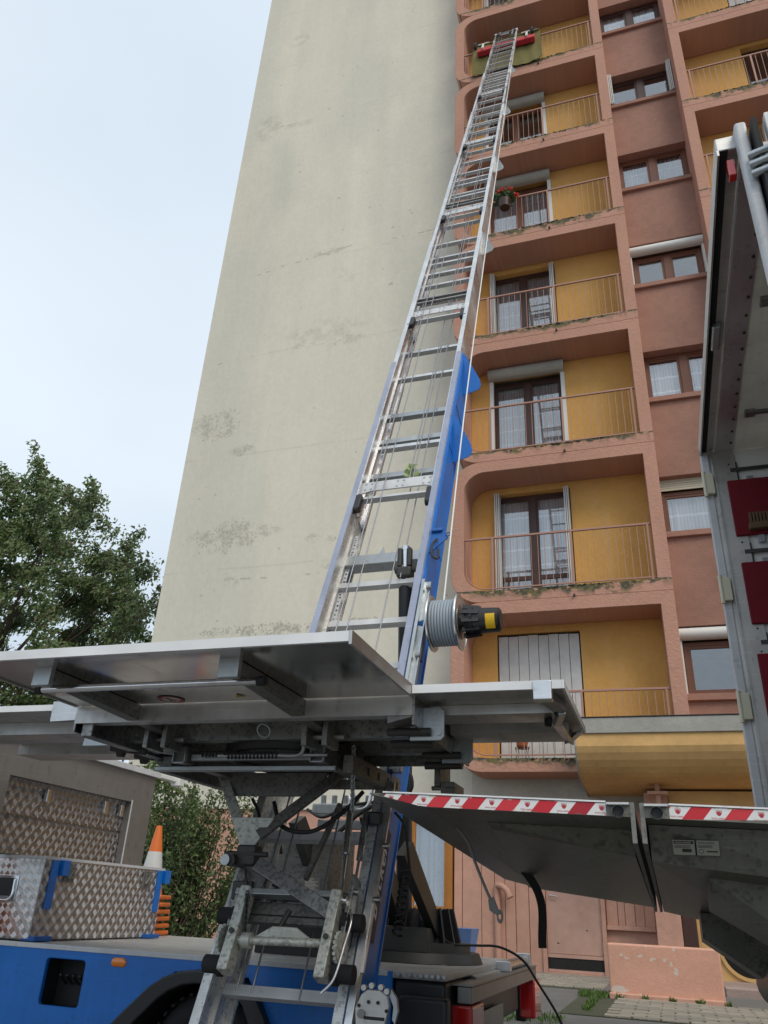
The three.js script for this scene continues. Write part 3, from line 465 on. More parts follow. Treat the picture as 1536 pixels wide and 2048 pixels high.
// ------------------------------------------------------------------ telescopic ladder of the furniture lift
const LT = Math.atan2(0.3952, 0.9186);
const lad = thing('furniture_lift_ladder', 'long aluminium telescopic ladder with blue lower section leaning against the upper balcony', 'ladder', [-1.654, CH + 1.864, -4.468]);
lad.rotation.set(-LT, 0, 0.005, 'XYZ'); lad.userData_off = null;
const lp = (n, g, m) => mesh(n, g, m, lad);
const secs = [[-2.95, 3.04], [0.92, 6.1], [3.9, 9.2], [6.9, 12.4], [10.2, 15.7], [13.6, 20.2]];
secs.forEach(([a, b], i) => {
  const hw = 0.34 - 0.011 * i, dp = 0.30 - 0.036 * i, z0 = -0.006 * i, fw = 0.044 - 0.002 * i;
  for (const s of [-1, 1]) {
    const X = s * hw, n = i ? 'rail' : 'lower_rail', mm = i ? M.alu : M.aluGrime;
    if (!i) lp('rail_front', BB(X, X - s * fw, -1.32, b, z0 + 0.004, z0 + 0.0003), M.railFront);
    const g = [BB(X, X - s * fw, a, b, z0, z0 - 0.016), BB(X, X - s * 0.014, a, b, z0 - 0.0161, z0 - dp + 0.0161), BB(X, X - s * fw, a, b, z0 - dp, z0 - dp + 0.016), BB(X - s * 0.0141, X - s * 0.03, a, b, z0 - dp * 0.5, z0 - dp * 0.5 - 0.02)];
    lp(n, g, mm);
  }
  const ys = i === 0 ? [-2.7, -2.35, -1.98, -1.62, -1.26, -0.90, -0.533, -0.16, 0.196, 1.44, 1.93, 2.33] : i === 1 ? [1.82, 2.97, 3.47, 4.61, 5.38, 5.85] : [];
  if (i > 1) for (let y = a + 0.5; y < b - 0.05; y += i === 2 ? 0.62 : 0.54) ys.push(y);
  for (const y of ys) {
    const zz = z0 - 0.17 + 0.02 * i, wd = i === 0 ? (y > 1 ? 0.062 : 0.045) : 0.04;
    lp('rung', [BB(-hw + 0.015, hw - 0.015, y - wd / 2, y + wd / 2, zz + 0.012, zz - 0.006), BB(-hw + 0.015, hw - 0.015, y - wd / 2, y - wd / 2 + 0.008, zz - 0.0061, zz - 0.035)], i === 0 && y > 1 ? M.galv : i % 2 ? M.alu : M.aluPaint);
  }
  if (i) { // riveted cross plate and black slide bracket at the foot of each section
    const y = a + 0.22; const dn = 1 - 0.05 * i;
    lp('cross_plate', [plate([[-hw + 0.01, y - 0.085], [-hw + 0.12, y - 0.05], [hw - 0.12, y - 0.05], [hw - 0.01, y - 0.085], [hw - 0.01, y + 0.06], [-hw + 0.01, y + 0.06]], 0.008).translate(0, 0, z0 - 0.04), BB(-hw + 0.01, hw - 0.01, y - 0.12, y - 0.095, z0 - 0.05, z0 - 0.10)], M.aluPaint);
    const rv = []; for (const x of [-0.27, -0.22, 0, 0.05, 0.22, 0.27]) for (const dy of [-0.03, 0.035]) rv.push(orient(uvm(new THREE.CylinderGeometry(0.009, 0.009, 0.008, 8)), V(x * dn, y + dy, z0 - 0.034), V(x * dn, y + dy, z0 - 0.026))); lp('rivet', rv, M.galv).userData.kind = 'stuff';
    for (const s of [-1, 1]) lp('slide_bracket', [RBB(s * (hw - 0.01), s * (hw - 0.075), a - 0.06, a + 0.10, z0 + 0.004, z0 - 0.05, 0.008), orient(uvm(new THREE.CylinderGeometry(0.028, 0.028, 0.06, 14)), V(s * (hw - 0.07), a - 0.06, z0 - 0.02), V(s * (hw - 0.01), a - 0.06, z0 - 0.02))], M.blackPlastic);
    if (i > 1 && i < 4) for (const dy of [0.55]) lp('rung', [BB(-hw + 0.03, hw - 0.03, a + dy, a + dy + 0.028, z0 - 0.02, z0 - 0.05), BB(-hw + 0.03, hw - 0.03, a + dy - 0.07, a + dy - 0.045, z0 - 0.03, z0 - 0.06)], M.galvDark);
  }
});
// blue painted outer cheek of the lower section with the wings that guide the hose
lp('blue_cheek', [BB(0.3402, 0.352, -2.95, 3.04, -0.02, -0.298), BB(0.352, 0.36, -2.95, 3.04, -0.03, -0.045), BB(0.3521, 0.359, -2.95, 3.04, -0.28, -0.295), BB(0.3522, 0.356, 0.5, 0.512, -0.045, -0.28), BB(0.3522, 0.356, 1.62, 1.632, -0.045, -0.28), BB(0.3522, 0.356, 2.2, 2.212, -0.045, -0.28)], M.blue);
lp('blue_cheek', [BB(-0.3402, -0.352, -2.95, 3.04, -0.02, -0.298)], M.blue);
const fin = (y, x, m, sc = 1) => { const a = new THREE.Shape([[0, 0.0], [0.03, -0.02], [0.15 * sc, -0.30 * sc], [0.165 * sc, -0.37 * sc], [0.14 * sc, -0.42 * sc], [0, -0.46 * sc]].map((q) => new THREE.Vector2(...q))); const g = uvm(new THREE.ExtrudeGeometry(a, { depth: 0.008, bevelEnabled: false })); g.rotateX(0.42); g.translate(x, y, -0.02); return lp('hose_wing', g, m); };
fin(3.0, 0.353, M.blue); fin(1.98, 0.353, M.blue); fin(6.05, 0.33, M.galvDark, 0.8); fin(9.15, 0.318, M.galvDark, 0.75); fin(12.35, 0.307, M.galvDark, 0.7); fin(15.65, 0.296, M.galvDark, 0.6);
// galvanised cross beam carrying the black lifting ram
lp('cross_beam', [RBB(-0.33, 0.33, 0.40, 0.50, -0.16, -0.25, 0.006), hull([[-0.07, 0.49, -0.16], [-0.03, 0.49, -0.16], [-0.05, 0.57, -0.16], [-0.07, 0.49, -0.172], [-0.03, 0.49, -0.172], [-0.05, 0.57, -0.172]])], M.galv);
// extra slide channel on the right cheek near the foot
lp('guide_channel', [BB(0.353, 0.372, -1.35, 0.02, 0.012, -0.03), BB(0.372, 0.405, -1.35, 0.02, -0.018, -0.03), BB(0.405, 0.412, -1.35, -0.08, 0.0, -0.03)], M.galv);
lp('guide_channel', [BB(0.3535, 0.385, -2.6, -1.42, 0.012, -0.02), BB(0.386, 0.395, -2.3, -1.42, 0.004, -0.012)], M.alu);
{ const bl = []; for (const y of [-0.05, -0.6, -1.1, -1.5, -1.75, -2.0]) bl.push(orient(uvm(new THREE.CylinderGeometry(0.014, 0.014, 0.03, 6)), V(0.385, y, 0), V(0.42, y, 0))); lp('bolt', bl, M.galvDark).userData.kind = 'stuff'; }
// hoisting cables
for (const [x, z, a, b] of [[-0.17, -0.012, -2.4, 19.6], [-0.10, -0.02, -2.4, 19.6], [0.09, -0.1, -2.4, 15], [0.14, -0.13, 0.2, 9], [0.05, -0.12, 1.2, 12], [-0.22, -0.05, 0.9, 12]]) lp('hoist_cable', rod(V(x, a, z), V(x * 0.86, b, z - 0.01), 0.0045, 6), M.cable);
lp('hose_line', tubeAlong([V(0.52, -0.2, 0.02), V(0.46, 2, 0.0), V(0.39, 8, 0.0), V(0.33, 15, 0.0), V(0.295, 20.0, 0.0)], 0.006, 60, 6), M.whitePVC);
{ // hose reel with grey hose and black finned motor
  const ax = (x0, x1, r, y = -0.335, z = -0.03, n = 28, r2 = r) => orient(uvm(new THREE.CylinderGeometry(r2, r, Math.abs(x1 - x0), n)), V(x0, y, z), V(x1, y, z));
  lp('reel_drum', ax(0.44, 0.63, 0.105), M.galvDark);
  for (const x of [0.455, 0.625]) { lp('reel_flange', [uvm(new THREE.TorusGeometry(0.164, 0.008, 8, 40).rotateY(Math.PI / 2).translate(x, -0.335, -0.03)), uvm(new THREE.TorusGeometry(0.15, 0.004, 6, 40).rotateY(Math.PI / 2).translate(x, -0.335, -0.03)), ax(x - 0.003, x + 0.003, 0.162)], M.alu); }
  const hose = []; for (let k = 0; k < 9; k++) hose.push(uvm(new THREE.TorusGeometry(0.132, 0.0092, 8, 40).rotateY(Math.PI / 2).translate(0.468 + k * 0.018, -0.335, -0.03))); lp('hose_winding', hose, std([0.30, 0.35, 0.40], 0.5));
  const mo = [ax(0.62, 0.66, 0.05), ax(0.66, 0.71, 0.075, -0.335, -0.03, 28, 0.088), ax(0.71, 0.86, 0.078, -0.335, -0.03, 28, 0.072), ax(0.86, 0.872, 0.072, -0.335, -0.03, 28, 0.06)];
  for (let k = 0; k < 10; k++) { const a = k / 10 * 6.283; mo.push(orient(uvm(new THREE.BoxGeometry(0.03, 0.10, 0.008)), V(0.665, -0.335 + 0.088 * Math.sin(a), -0.03 + 0.088 * Math.cos(a)), V(0.735, -0.335 + 0.08 * Math.sin(a), -0.03 + 0.08 * Math.cos(a)))); }
  lp('reel_motor', mo, M.blackPlastic);
  { const g = new THREE.CylinderGeometry(0.0785, 0.0785, 0.055, 20, 1, false, 0.2, 1.2); lp('motor_label', orient(uvm(g), V(0.79, -0.335, -0.03), V(0.845, -0.335, -0.03), V(0, 0, 1)), M.yellow); }
  lp('reel_bracket', [RBB(0.353, 0.372, -0.5, -0.2, -0.05, -0.19, 0.004), rod(V(0.36, -0.335, -0.06), V(0.45, -0.335, -0.03), 0.04)], M.blueDull);
  lp('hose_clip', [RBB(0.353, 0.43, 0.50, 0.53, 0.0, -0.02, 0.004), plate([[0.353, 0.3], [0.47, 0.44], [0.45, 0.5], [0.353, 0.52]], 0.006).translate(0, 0, -0.03), uvm(new THREE.TorusGeometry(0.016, 0.004, 6, 16).translate(0.47, 0.47, -0.02))], M.blueDull);
  lp('hose_loop', tubeAlong([V(0.40, 0.42, -0.01), V(0.385, 0.34, 0.02), V(0.40, 0.22, 0.02), V(0.43, 0.2, 0.01), V(0.425, 0.3, 0.0)], 0.008, 30, 8), M.blackCable);
}
{ // lettering on the blue cheek
  const cv = document.createElement('canvas'); cv.width = 512; cv.height = 128; const c = cv.getContext('2d'); c.fillStyle = '#0b1c4a'; c.fillRect(0, 0, 512, 128); c.fillStyle = '#dfe4ea'; c.font = 'italic bold 104px sans-serif'; c.textAlign = 'center'; c.textBaseline = 'middle'; c.fillText('Böcker', 256, 66);
  const t = new THREE.CanvasTexture(cv); t.colorSpace = THREE.SRGBColorSpace;
  const g = new THREE.PlaneGeometry(0.52, 0.12).toNonIndexed(); g.rotateZ(Math.PI / 2); g.rotateY(Math.PI / 2); g.translate(0.3565, -1.86, -0.115); lp('lettering', g, std([1, 1, 1], 0.5, { map: t }));
}
{ // black coiled electric lead hanging on the right cheek
  const pts = []; for (let i = 0; i < 90; i++) { const a = i * 0.7; pts.push(V(0.47 + 0.02 * Math.cos(a), -1.8 - i * 0.0032, -0.14 + 0.02 * Math.sin(a))); } lp('coiled_lead', tubeAlong(pts, 0.0055, 300, 6), M.blackCable);
  lp('coiled_lead', tubeAlong([V(0.40, -1.55, -0.05), V(0.45, -1.6, -0.08), V(0.47, -1.7, -0.12), V(0.49, -1.8, -0.14)], 0.007, 20, 6), M.blackCable);
}
{ // printed scale strip on the inside of the left rail
  const cv = document.createElement('canvas'); cv.width = 64; cv.height = 1024; const c = cv.getContext('2d'); c.fillStyle = '#c9ccd0'; c.fillRect(0, 0, 64, 1024); c.fillStyle = '#222'; const r = rng(3); for (let y = 10; y < 1010; y += 12 + r() * 10) c.fillRect(14 + r() * 10, y, 14 + r() * 24, 3 + r() * 5);
  const t = new THREE.CanvasTexture(cv); t.colorSpace = THREE.SRGBColorSpace; const g = new THREE.PlaneGeometry(0.03, 2.0).toNonIndexed().translate(-0.30, -0.25, -0.19); lp('printed_strip', g, std([1, 1, 1], 0.6, { map: t }));
}
// head of the ladder: red padded bar, white brackets and rubber wheels
lp('head_pad', RBB(-0.74, 0.72, 19.34, 19.72, -0.16, -0.30, 0.03), M.red);
for (const x of [-0.62, 0.50]) { lp('head_bracket', [RBB(x, x + 0.05, 19.4, 19.95, -0.10, -0.15, 0.006), RBB(x - 0.12, x + 0.17, 19.9, 19.95, -0.10, -0.15, 0.006)], M.whitePVC); }
for (const x of [-0.80, 0.66]) lp('head_wheel', [uvm(new THREE.TorusGeometry(0.07, 0.035, 10, 22).rotateY(Math.PI / 2).scale(1.2, 2.1, 1).translate(x, 19.9, -0.13))], M.rubber);
lp('head_guide', [RBB(-0.13, 0.08, 19.85, 20.05, -0.02, -0.10, 0.01), RBB(0.16, 0.20, 19.5, 20.15, 0.0, -0.03, 0.004), RBB(-0.16, -0.13, 19.8, 20.1, 0.02, -0.1, 0.004), RBB(-0.28, 0.28, 20.14, 20.18, -0.02, -0.1, 0.004)], M.galvDark);
for (const s of [-1, 1]) lp('head_roller', [orient(uvm(new THREE.CylinderGeometry(0.035, 0.035, 0.06, 14)), V(s * 0.24, 20.22, -0.05), V(s * 0.30, 20.22, -0.05))], M.whitePVC);
lp('fallen_leaf', [0, 1, 2, 3, 4].map((k) => leafGeo(0.07, 0.10).rotateZ(k * 1.25 - 2.2).rotateX(0.3).translate(-0.02 + 0.03 * k, 1.43 + (k % 2) * 0.02, -0.145)), leafMat([0.34, 0.42, 0.16]));
lp('foot_beam', [RBB(-0.32, 0.33, -2.76, -2.69, 0.03, -0.05, 0.006)], M.aluPaint);

// ------------------------------------------------------------------ loading platform (carriage) riding on the ladder
const H = CH + 0.75;
const pf = thing('lift_platform', 'aluminium loading platform with folded out flaps riding on the ladder', 'platform', [-1.65, H, -3.5]);
const pp = (n, g, m) => part(pf, n, g, m);
// flaps: sheet with a rim
function flap(x0, x1, z0, z1, th = 0.012) { return [BB(x0, x1, H, H + th, z0, z1)]; }
M.flapSheet = std([0.78, 0.745, 0.70], 0.30, { metalness: 1, map: scuff, roughnessMap: scuffR });
{
  const f = pp('near_flap', flap(-2.46, -0.885, -2.235, -2.93), M.flapSheet);
  pp('flap_edge', [BB(-2.46, -0.885, H - 0.002, H + 0.032, -2.221, -2.2345)], M.edge);  // light falling on the edge is put into its near-white colour
  pp('flap_edge', BB(-0.884, -0.874, H - 0.012, H + 0.034, -2.222, -2.93), M.aluDull); pp('flap_edge', BB(-2.472, -2.461, H - 0.006, H + 0.034, -2.222, -2.93), M.aluDull);
  for (const [x, w] of [[-2.16, 0.11], [-1.37, 0.11]]) {
    pp('support_arm', [hull([[x - 0.028, H - 0.003, -2.36], [x + 0.028, H - 0.003, -2.36], [x - 0.028, H - 0.045, -2.36], [x + 0.028, H - 0.045, -2.36], [x - 0.03, H - 0.003, -3.22], [x + 0.03, H - 0.003, -3.22], [x - 0.03, H - 0.08, -3.22], [x + 0.03, H - 0.08, -3.22]])], M.steelDirty);
    pp('arm_end_plate', [RBB(x - 0.04, x + 0.04, H - 0.07, H + 0.002, -2.335, -2.36, 0.004)], M.galv);
    pp('hinge_lug', [RBB(x - 0.06, x - 0.035, H - 0.15, H - 0.02, -3.12, -3.26, 0.004), RBB(x + 0.035, x + 0.06, H - 0.15, H - 0.02, -3.12, -3.26, 0.004), rod(V(x - 0.09, H - 0.1, -3.2), V(x + 0.11, H - 0.1, -3.2), 0.014)], M.galvDark);
  }
  pp('tie_rod', [rod(V(-2.24, H - 0.06, -2.43), V(-1.29, H - 0.06, -2.43), 0.014, 14)], M.chrome);
  pp('rod_cap', [rod(V(-1.30, H - 0.06, -2.43), V(-1.27, H - 0.06, -2.43), 0.018), rod(V(-2.25, H - 0.06, -2.43), V(-2.225, H - 0.06, -2.43), 0.018)], M.dark);
  // prohibition sign and warning sticker on the underside
  const cv = document.createElement('canvas'); cv.width = cv.height = 128; const c = cv.getContext('2d'); c.fillStyle = '#b9bab8'; c.beginPath(); c.arc(64, 64, 60, 0, 7); c.fill(); c.strokeStyle = '#a3121a'; c.lineWidth = 14; c.beginPath(); c.arc(64, 64, 52, 0, 7); c.stroke(); c.fillStyle = '#222'; c.beginPath(); c.arc(60, 38, 9, 0, 7); c.fill(); c.fillRect(50, 48, 18, 30); c.fillRect(46, 76, 9, 26); c.fillRect(64, 76, 9, 22); c.beginPath(); c.lineWidth = 10; c.moveTo(28, 28); c.lineTo(100, 100); c.stroke();
  const t = new THREE.CanvasTexture(cv); t.colorSpace = THREE.SRGBColorSpace;
  pp('prohibition_sticker', new THREE.CircleGeometry(0.058, 32).toNonIndexed().rotateX(Math.PI / 2).translate(-1.93, H - 0.003, -2.86), std([1, 1, 1], 0.5, { map: t }));
  const tri = new THREE.Shape([[0, 0], [0.05, 0], [0.025, 0.045]].map((q) => new THREE.Vector2(...q))); pp('warning_sticker', uvm(new THREE.ShapeGeometry(tri).toNonIndexed().rotateX(Math.PI / 2).translate(-1.62, H - 0.003, -2.86)), std([0.45, 0.27, 0.02], 0.5));
}
// fixed middle deck with deep folded beams
pp('middle_deck', [BB(-2.47, -0.885, H, H + 0.012, -2.945, -3.92)], M.flapSheet);
pp('deck_beam', [BB(-2.47, -0.885, H - 0.075, H - 0.001, -2.94, -2.952), BB(-2.44, -0.93, H - 0.075, H - 0.067, -2.953, -3.0)], M.aluDull);
pp('deck_beam', [BB(-2.42, -0.93, H - 0.10, H - 0.001, -3.24, -3.252), BB(-2.42, -0.93, H - 0.10, H - 0.092, -3.253, -3.30)], M.galvDark);
pp('deck_beam', [BB(-2.40, -0.90, H - 0.09, H - 0.001, -3.66, -3.672), BB(-2.40, -0.90, H - 0.09, H - 0.082, -3.673, -3.72)], M.galvDark);
pp('deck_beam', [BB(-2.40, -0.90, H - 0.11, H - 0.001, -3.90, -3.912)], M.galvDark);
pp('end_beam', [BB(-0.885, -0.875, H - 0.11, H + 0.03, -2.945, -3.92), hull([[-0.99, H - 0.01, -2.95], [-0.89, H - 0.01, -2.95], [-0.99, H - 0.10, -2.96], [-0.89, H - 0.08, -2.95], [-0.99, H - 0.01, -3.91], [-0.89, H - 0.01, -3.91], [-0.99, H - 0.10, -3.91], [-0.89, H - 0.10, -3.91]])], M.galvDark);
pp('end_beam', [BB(-2.475, -2.464, H - 0.11, H + 0.02, -2.945, -3.92), RBB(-2.44, -2.38, H - 0.13, H - 0.01, -2.96, -4.05, 0.006)], M.galvDark);
pp('corner_cover', hull([[-2.62, H + 0.03, -2.95], [-2.47, H + 0.03, -2.95], [-2.62, H - 0.06, -2.955], [-2.30, H - 0.05, -2.955], [-2.62, H + 0.03, -2.99], [-2.30, H + 0.03, -2.99]]), M.alu);
// spring latch and chain under the deck
{ const pts = []; for (let i = 0; i < 120; i++) pts.push(V(-1.86 + i * 0.0022, H - 0.165 + 0.014 * Math.sin(i * 0.75), -3.26 + 0.014 * Math.cos(i * 0.75))); pp('latch_spring', tubeAlong(pts, 0.0035, 260, 5), M.grease);
  const p2 = []; for (let i = 0; i < 90; i++) p2.push(V(-2.02 + i * 0.0022, H - 0.15 + 0.012 * Math.sin(i * 0.75), -3.30 + 0.012 * Math.cos(i * 0.75))); pp('latch_spring', tubeAlong(p2, 0.0035, 200, 5), M.grease);
  pp('latch_rod', [rod(V(-1.9, H - 0.165, -3.26), V(-1.36, H - 0.165, -3.26), 0.008), tubeAlong([V(-1.62, H - 0.165, -3.26), V(-1.48, H - 0.16, -3.25), V(-1.46, H - 0.10, -3.22), V(-1.46, H - 0.05, -3.2)], 0.009, 20, 8), uvm(new THREE.TorusGeometry(0.03, 0.004, 6, 20).rotateX(0.6).translate(-1.6, H - 0.09, -3.1))], M.galv);
  const ch = []; for (let i = 0; i < 22; i++) ch.push(uvm(new THREE.TorusGeometry(0.009, 0.003, 5, 10).scale(1, 1.5, 1).rotateY(i % 2 ? 1.57 : 0).translate(-1.30 - 0.001 * i, H - 0.11 - i * 0.012, -3.42 - i * 0.004))); pp('chain', ch, M.galv); }
// right flap with two folded stiffeners and an end bracket
pp('right_flap', [BB(-0.872, -0.30, H, H + 0.010, -2.905, -3.7288)], M.aluDull);
pp('flap_edge', [BB(-0.872, -0.30, H - 0.002, H + 0.030, -2.893, -2.9045), BB(-0.2995, -0.29, H - 0.002, H + 0.03, -2.893, -3.7288)], M.edge);
pp('flap_stiffener', [BB(-0.86, -0.36, H - 0.04, H - 0.001, -3.1146, -3.1229), BB(-0.86, -0.36, H - 0.04, H - 0.032, -3.1237, -3.2806), BB(-0.86, -0.36, H - 0.025, H - 0.001, -3.2814, -3.2889)], M.aluDull);
pp('flap_stiffener', [BB(-0.86, -0.34, H - 0.045, H - 0.001, -3.4632, -3.4715), BB(-0.86, -0.34, H - 0.045, H - 0.037, -3.4723, -3.6707), BB(-0.86, -0.34, H - 0.025, H - 0.001, -3.6715, -3.6790)], M.aluDull);
pp('flap_bracket', [RBB(-0.405, -0.335, H - 0.045, H + 0.03, -2.884, -2.93, 0.006)], M.alu);
pp('flap_bracket', [hull([[-0.40, H - 0.002, -2.95], [-0.34, H - 0.002, -2.95], [-0.40, H - 0.03, -2.95], [-0.34, H - 0.03, -2.95], [-0.36, H - 0.002, -3.1063], [-0.31, H - 0.002, -3.1063], [-0.36, H - 0.04, -3.1063], [-0.31, H - 0.04, -3.1063]]), bar(V(-0.33, H - 0.03, -3.1146), V(-0.37, H - 0.04, -3.2806), 0.04, 0.03), bar(V(-0.37, H - 0.045, -3.2806), V(-0.36, H - 0.05, -3.6458), 0.012, 0.05), bar(V(-0.36, H - 0.05, -3.6458), V(-0.30, H - 0.02, -3.5628), 0.012, 0.05)], M.galv);
pp('rod_cap', [rod(V(-0.40, H - 0.05, -3.2059), V(-0.385, H - 0.05, -3.2142), 0.024)], M.dark);
for (const z of [-3.0814, -3.6043]) { const g = plate([[-0.07, -0.085], [0.055, -0.085], [0.07, -0.07], [0.07, 0.03], [0.05, 0.045], [-0.07, 0.04]], 0.008).translate(-0.86, H - 0.06, z - 0.004); pp('hinge_plate', [g, rod(V(-0.83, H - 0.03, z + 0.012), V(-0.83, H - 0.03, z - 0.02), 0.013), rod(V(-0.81, H - 0.115, z + 0.012), V(-0.81, H - 0.115, z - 0.02), 0.013)], M.galv); pp('hinge_rod', [rod(V(-1.02, H - 0.115, z + 0.02), V(-0.84, H - 0.115, z + 0.02), 0.016), rod(V(-1.04, H - 0.14, z - 0.1), V(-0.86, H - 0.14, z - 0.1), 0.018)], M.grease); }
pp('drop_bracket', [RBB(-1.02, -0.99, H - 0.22, H - 0.11, -3.7952, -4.0, 0.004), RBB(-0.985, -0.92, H - 0.29, H - 0.20, -3.7869, -4.0, 0.004), rod(V(-1.03, H - 0.23, -3.7952), V(-0.92, H - 0.23, -3.7952), 0.01)], M.steelDirty);
// left flap
pp('left_flap', [BB(-3.5, -2.48, H, H + 0.010, -3.00, -4.0)], M.aluDull);
pp('flap_edge', [BB(-3.5, -2.48, H - 0.002, H + 0.026, -2.988, -2.9995)], M.edge);
pp('flap_stiffener', [BB(-3.5, -2.56, H - 0.06, H - 0.001, -3.22, -3.23), BB(-3.5, -2.56, H - 0.06, H - 0.052, -3.231, -3.45), BB(-3.5, -2.56, H - 0.06, H - 0.001, -3.75, -3.76), BB(-3.5, -2.56, H - 0.06, H - 0.052, -3.761, -3.95)], M.aluDull);
pp('hinge_plate', [plate([[-0.09, -0.05], [0.06, -0.05], [0.08, -0.03], [0.08, 0.03], [-0.08, 0.03]], 0.008).translate(-2.53, H - 0.07, -3.22), rod(V(-2.62, H - 0.085, -3.3), V(-2.2, H - 0.1, -3.55), 0.02)], M.galv);
for (const z of [-3.3, -3.5, -3.75]) pp('hinge_rod', [rod(V(-2.52, H - 0.11, z), V(-2.36, H - 0.12, z - 0.06), 0.022), rod(V(-2.50, H - 0.12, z - 0.03), V(-2.47, H - 0.12, z - 0.04), 0.034)], M.grease);
pp('diagonal_brace', [bar(V(-2.34, H - 0.06, -3.24), V(-2.42, H - 0.15, -3.62), 0.012, 0.03)], M.galv);
// slewing ring and sub frame of square tubes below the middle deck
pp('slewing_ring', [uvm(new THREE.CylinderGeometry(0.34, 0.34, 0.045, 40).translate(-1.68, H - 0.105, -3.62)), uvm(new THREE.TorusGeometry(0.30, 0.02, 8, 40).rotateX(Math.PI / 2).translate(-1.68, H - 0.135, -3.62))], M.grease);
for (const x of [-2.12, -1.42]) pp('slide_tube', [RBB(x - 0.032, x + 0.032, H - 0.190, H - 0.120, -3.30, -4.14, 0.006)], M.steelDirty);
for (const x of [-2.12, -1.42]) { pp('slide_tube_end', [BB(x - 0.033, x + 0.033, H - 0.123, H - 0.118, -3.28, -3.30), BB(x - 0.033, x + 0.033, H - 0.192, H - 0.187, -3.28, -3.30), BB(x - 0.034, x - 0.029, H - 0.192, H - 0.118, -3.28, -3.30), BB(x + 0.029, x + 0.034, H - 0.192, H - 0.118, -3.28, -3.30)], M.galv); }
pp('frame_tube', [RBB(-2.08, -1.46, H - 0.175, H - 0.145, -3.32, -3.35, 0.005), RBB(-2.3, -1.36, H - 0.215, H - 0.192, -3.36, -3.40, 0.005), rod(V(-1.98, H - 0.200, -3.86), V(-1.50, H - 0.200, -3.86), 0.015)], M.galv);
pp('frame_tube', [RBB(-2.20, -1.33, H - 0.230, H - 0.190, -3.80, -3.86, 0.006), RBB(-1.34, -1.29, H - 0.220, H - 0.140, -3.4, -4.12, 0.005), RBB(-2.28, -2.23, H - 0.220, H - 0.140, -3.4, -4.05, 0.005)], M.steelDirty);
{ const hl = []; for (const z of [-3.6, -3.75, -3.9, -4.05]) hl.push(RBB(-1.2895, -1.286, H - 0.200, H - 0.165, z, z - 0.014, 0.001)); pp('locking_slot', hl, M.dark).userData.kind = 'stuff'; }
// folded tilt frame between platform and carriage: cross plate, two converging arms, gusset
const Z = (y, off = 0.12) => -4.468 - (y - (CH + 1.864)) * 0.4302 + off / 0.9186;   // plane parallel to the ladder, off metres in front
const Pz = (x, y, off = 0.12) => V(x, y, Z(y, off));
pp('tilt_cross_plate', [plate([[-2.17, 1.635], [-1.56, 1.635], [-1.60, 1.525], [-2.10, 1.525]], 0.012).translate(0, 0, Z(1.58))], M.steelDirty);
pp('tilt_arm', [bar(Pz(-2.21, 1.70, 0.13), Pz(-1.95, 1.36, 0.13), 0.05, 0.022, V(0, 0.4, 0.9))], M.greenGrey);
pp('tilt_arm', [bar(Pz(-1.46, 1.66, 0.14), Pz(-1.84, 1.33, 0.14), 0.055, 0.022, V(0, 0.4, 0.9))], M.steelDirty);
pp('tilt_gusset', [plate([[-2.0, 1.41], [-1.77, 1.41], [-1.86, 1.285], [-1.935, 1.285]], 0.012).translate(0, 0, Z(1.35) + 0.012)], M.greenGrey);
pp('tilt_pivot', [RB(0.10, 0.09, 0.08, -1.87, 1.24, Z(1.24), 0.012), rod(V(-1.93, 1.215, Z(1.2) + 0.06), V(-1.93, 1.215, Z(1.2) - 0.1), 0.028), rod(V(-1.97, 1.245, Z(1.24) + 0.03), V(-1.76, 1.245, Z(1.24) + 0.03), 0.012)], M.grease);
pp('pivot_pin', [rod(V(-1.945, 1.215, Z(1.2) + 0.075), V(-1.945, 1.215, Z(1.2) + 0.055), 0.024)], M.galv);
pp('tilt_strut', [bar(Pz(-1.80, 1.205, 0.15), Pz(-1.37, 1.015, 0.15), 0.062, 0.02, V(0, 0.4, 0.9))], M.galvDark);
pp('tilt_strut', [hull([[-1.88, 1.2, Z(1.2)], [-1.74, 1.18, Z(1.2)], [-1.88, 1.10, Z(1.1)], [-1.76, 1.10, Z(1.1)], [-1.88, 1.2, Z(1.2) - 0.05], [-1.74, 1.18, Z(1.2) - 0.05]])], M.steelDirty);
// carriage running on the ladder: cheeks, rollers, cross tubes
for (const [x, s] of [[-1.815, -1], [-1.375, 1]]) {
  pp('carriage_cheek', [bar(Pz(x, 1.10, 0.13), Pz(x, 0.775, 0.13), 0.048, 0.075, V(0, 0.4, 0.9))], M.greenGrey);
  pp('carriage_cheek', [bar(Pz(x + s * 0.05, 1.16, 0.08), Pz(x + s * 0.05, 0.80, 0.08), 0.02, 0.09, V(0, 0.4, 0.9))], M.galvDark);
  for (const y of [0.985, 0.80]) pp('carriage_roller', [orient(uvm(new THREE.CylinderGeometry(0.036, 0.036, 0.085, 18)), Pz(x + s * 0.04, y, 0.09), Pz(x + s * 0.12, y, 0.09)), orient(uvm(new THREE.CylinderGeometry(0.046, 0.046, 0.02, 18)), Pz(x + s * 0.035, y, 0.09), Pz(x + s * 0.055, y, 0.09))], M.rubber);
  const gear = []; gear.push(orient(uvm(new THREE.CylinderGeometry(0.052, 0.052, 0.012, 24)), Pz(x + s * 0.045, 0.895, 0.13), Pz(x + s * 0.06, 0.895, 0.13))); for (let k = 0; k < 16; k++) { const a = k / 16 * 6.283, c = Pz(x + s * 0.05, 0.895, 0.13); gear.push(B(0.012, 0.012, 0.012, c.x, c.y + 0.054 * Math.sin(a), c.z + 0.054 * Math.cos(a))); } pp('gear_wheel', gear, M.greenGrey);
  pp('bolt', [orient(uvm(new THREE.CylinderGeometry(0.012, 0.012, 0.012, 6)), Pz(x, 0.93, 0.165), Pz(x, 0.935, 0.178))], M.grease);
}
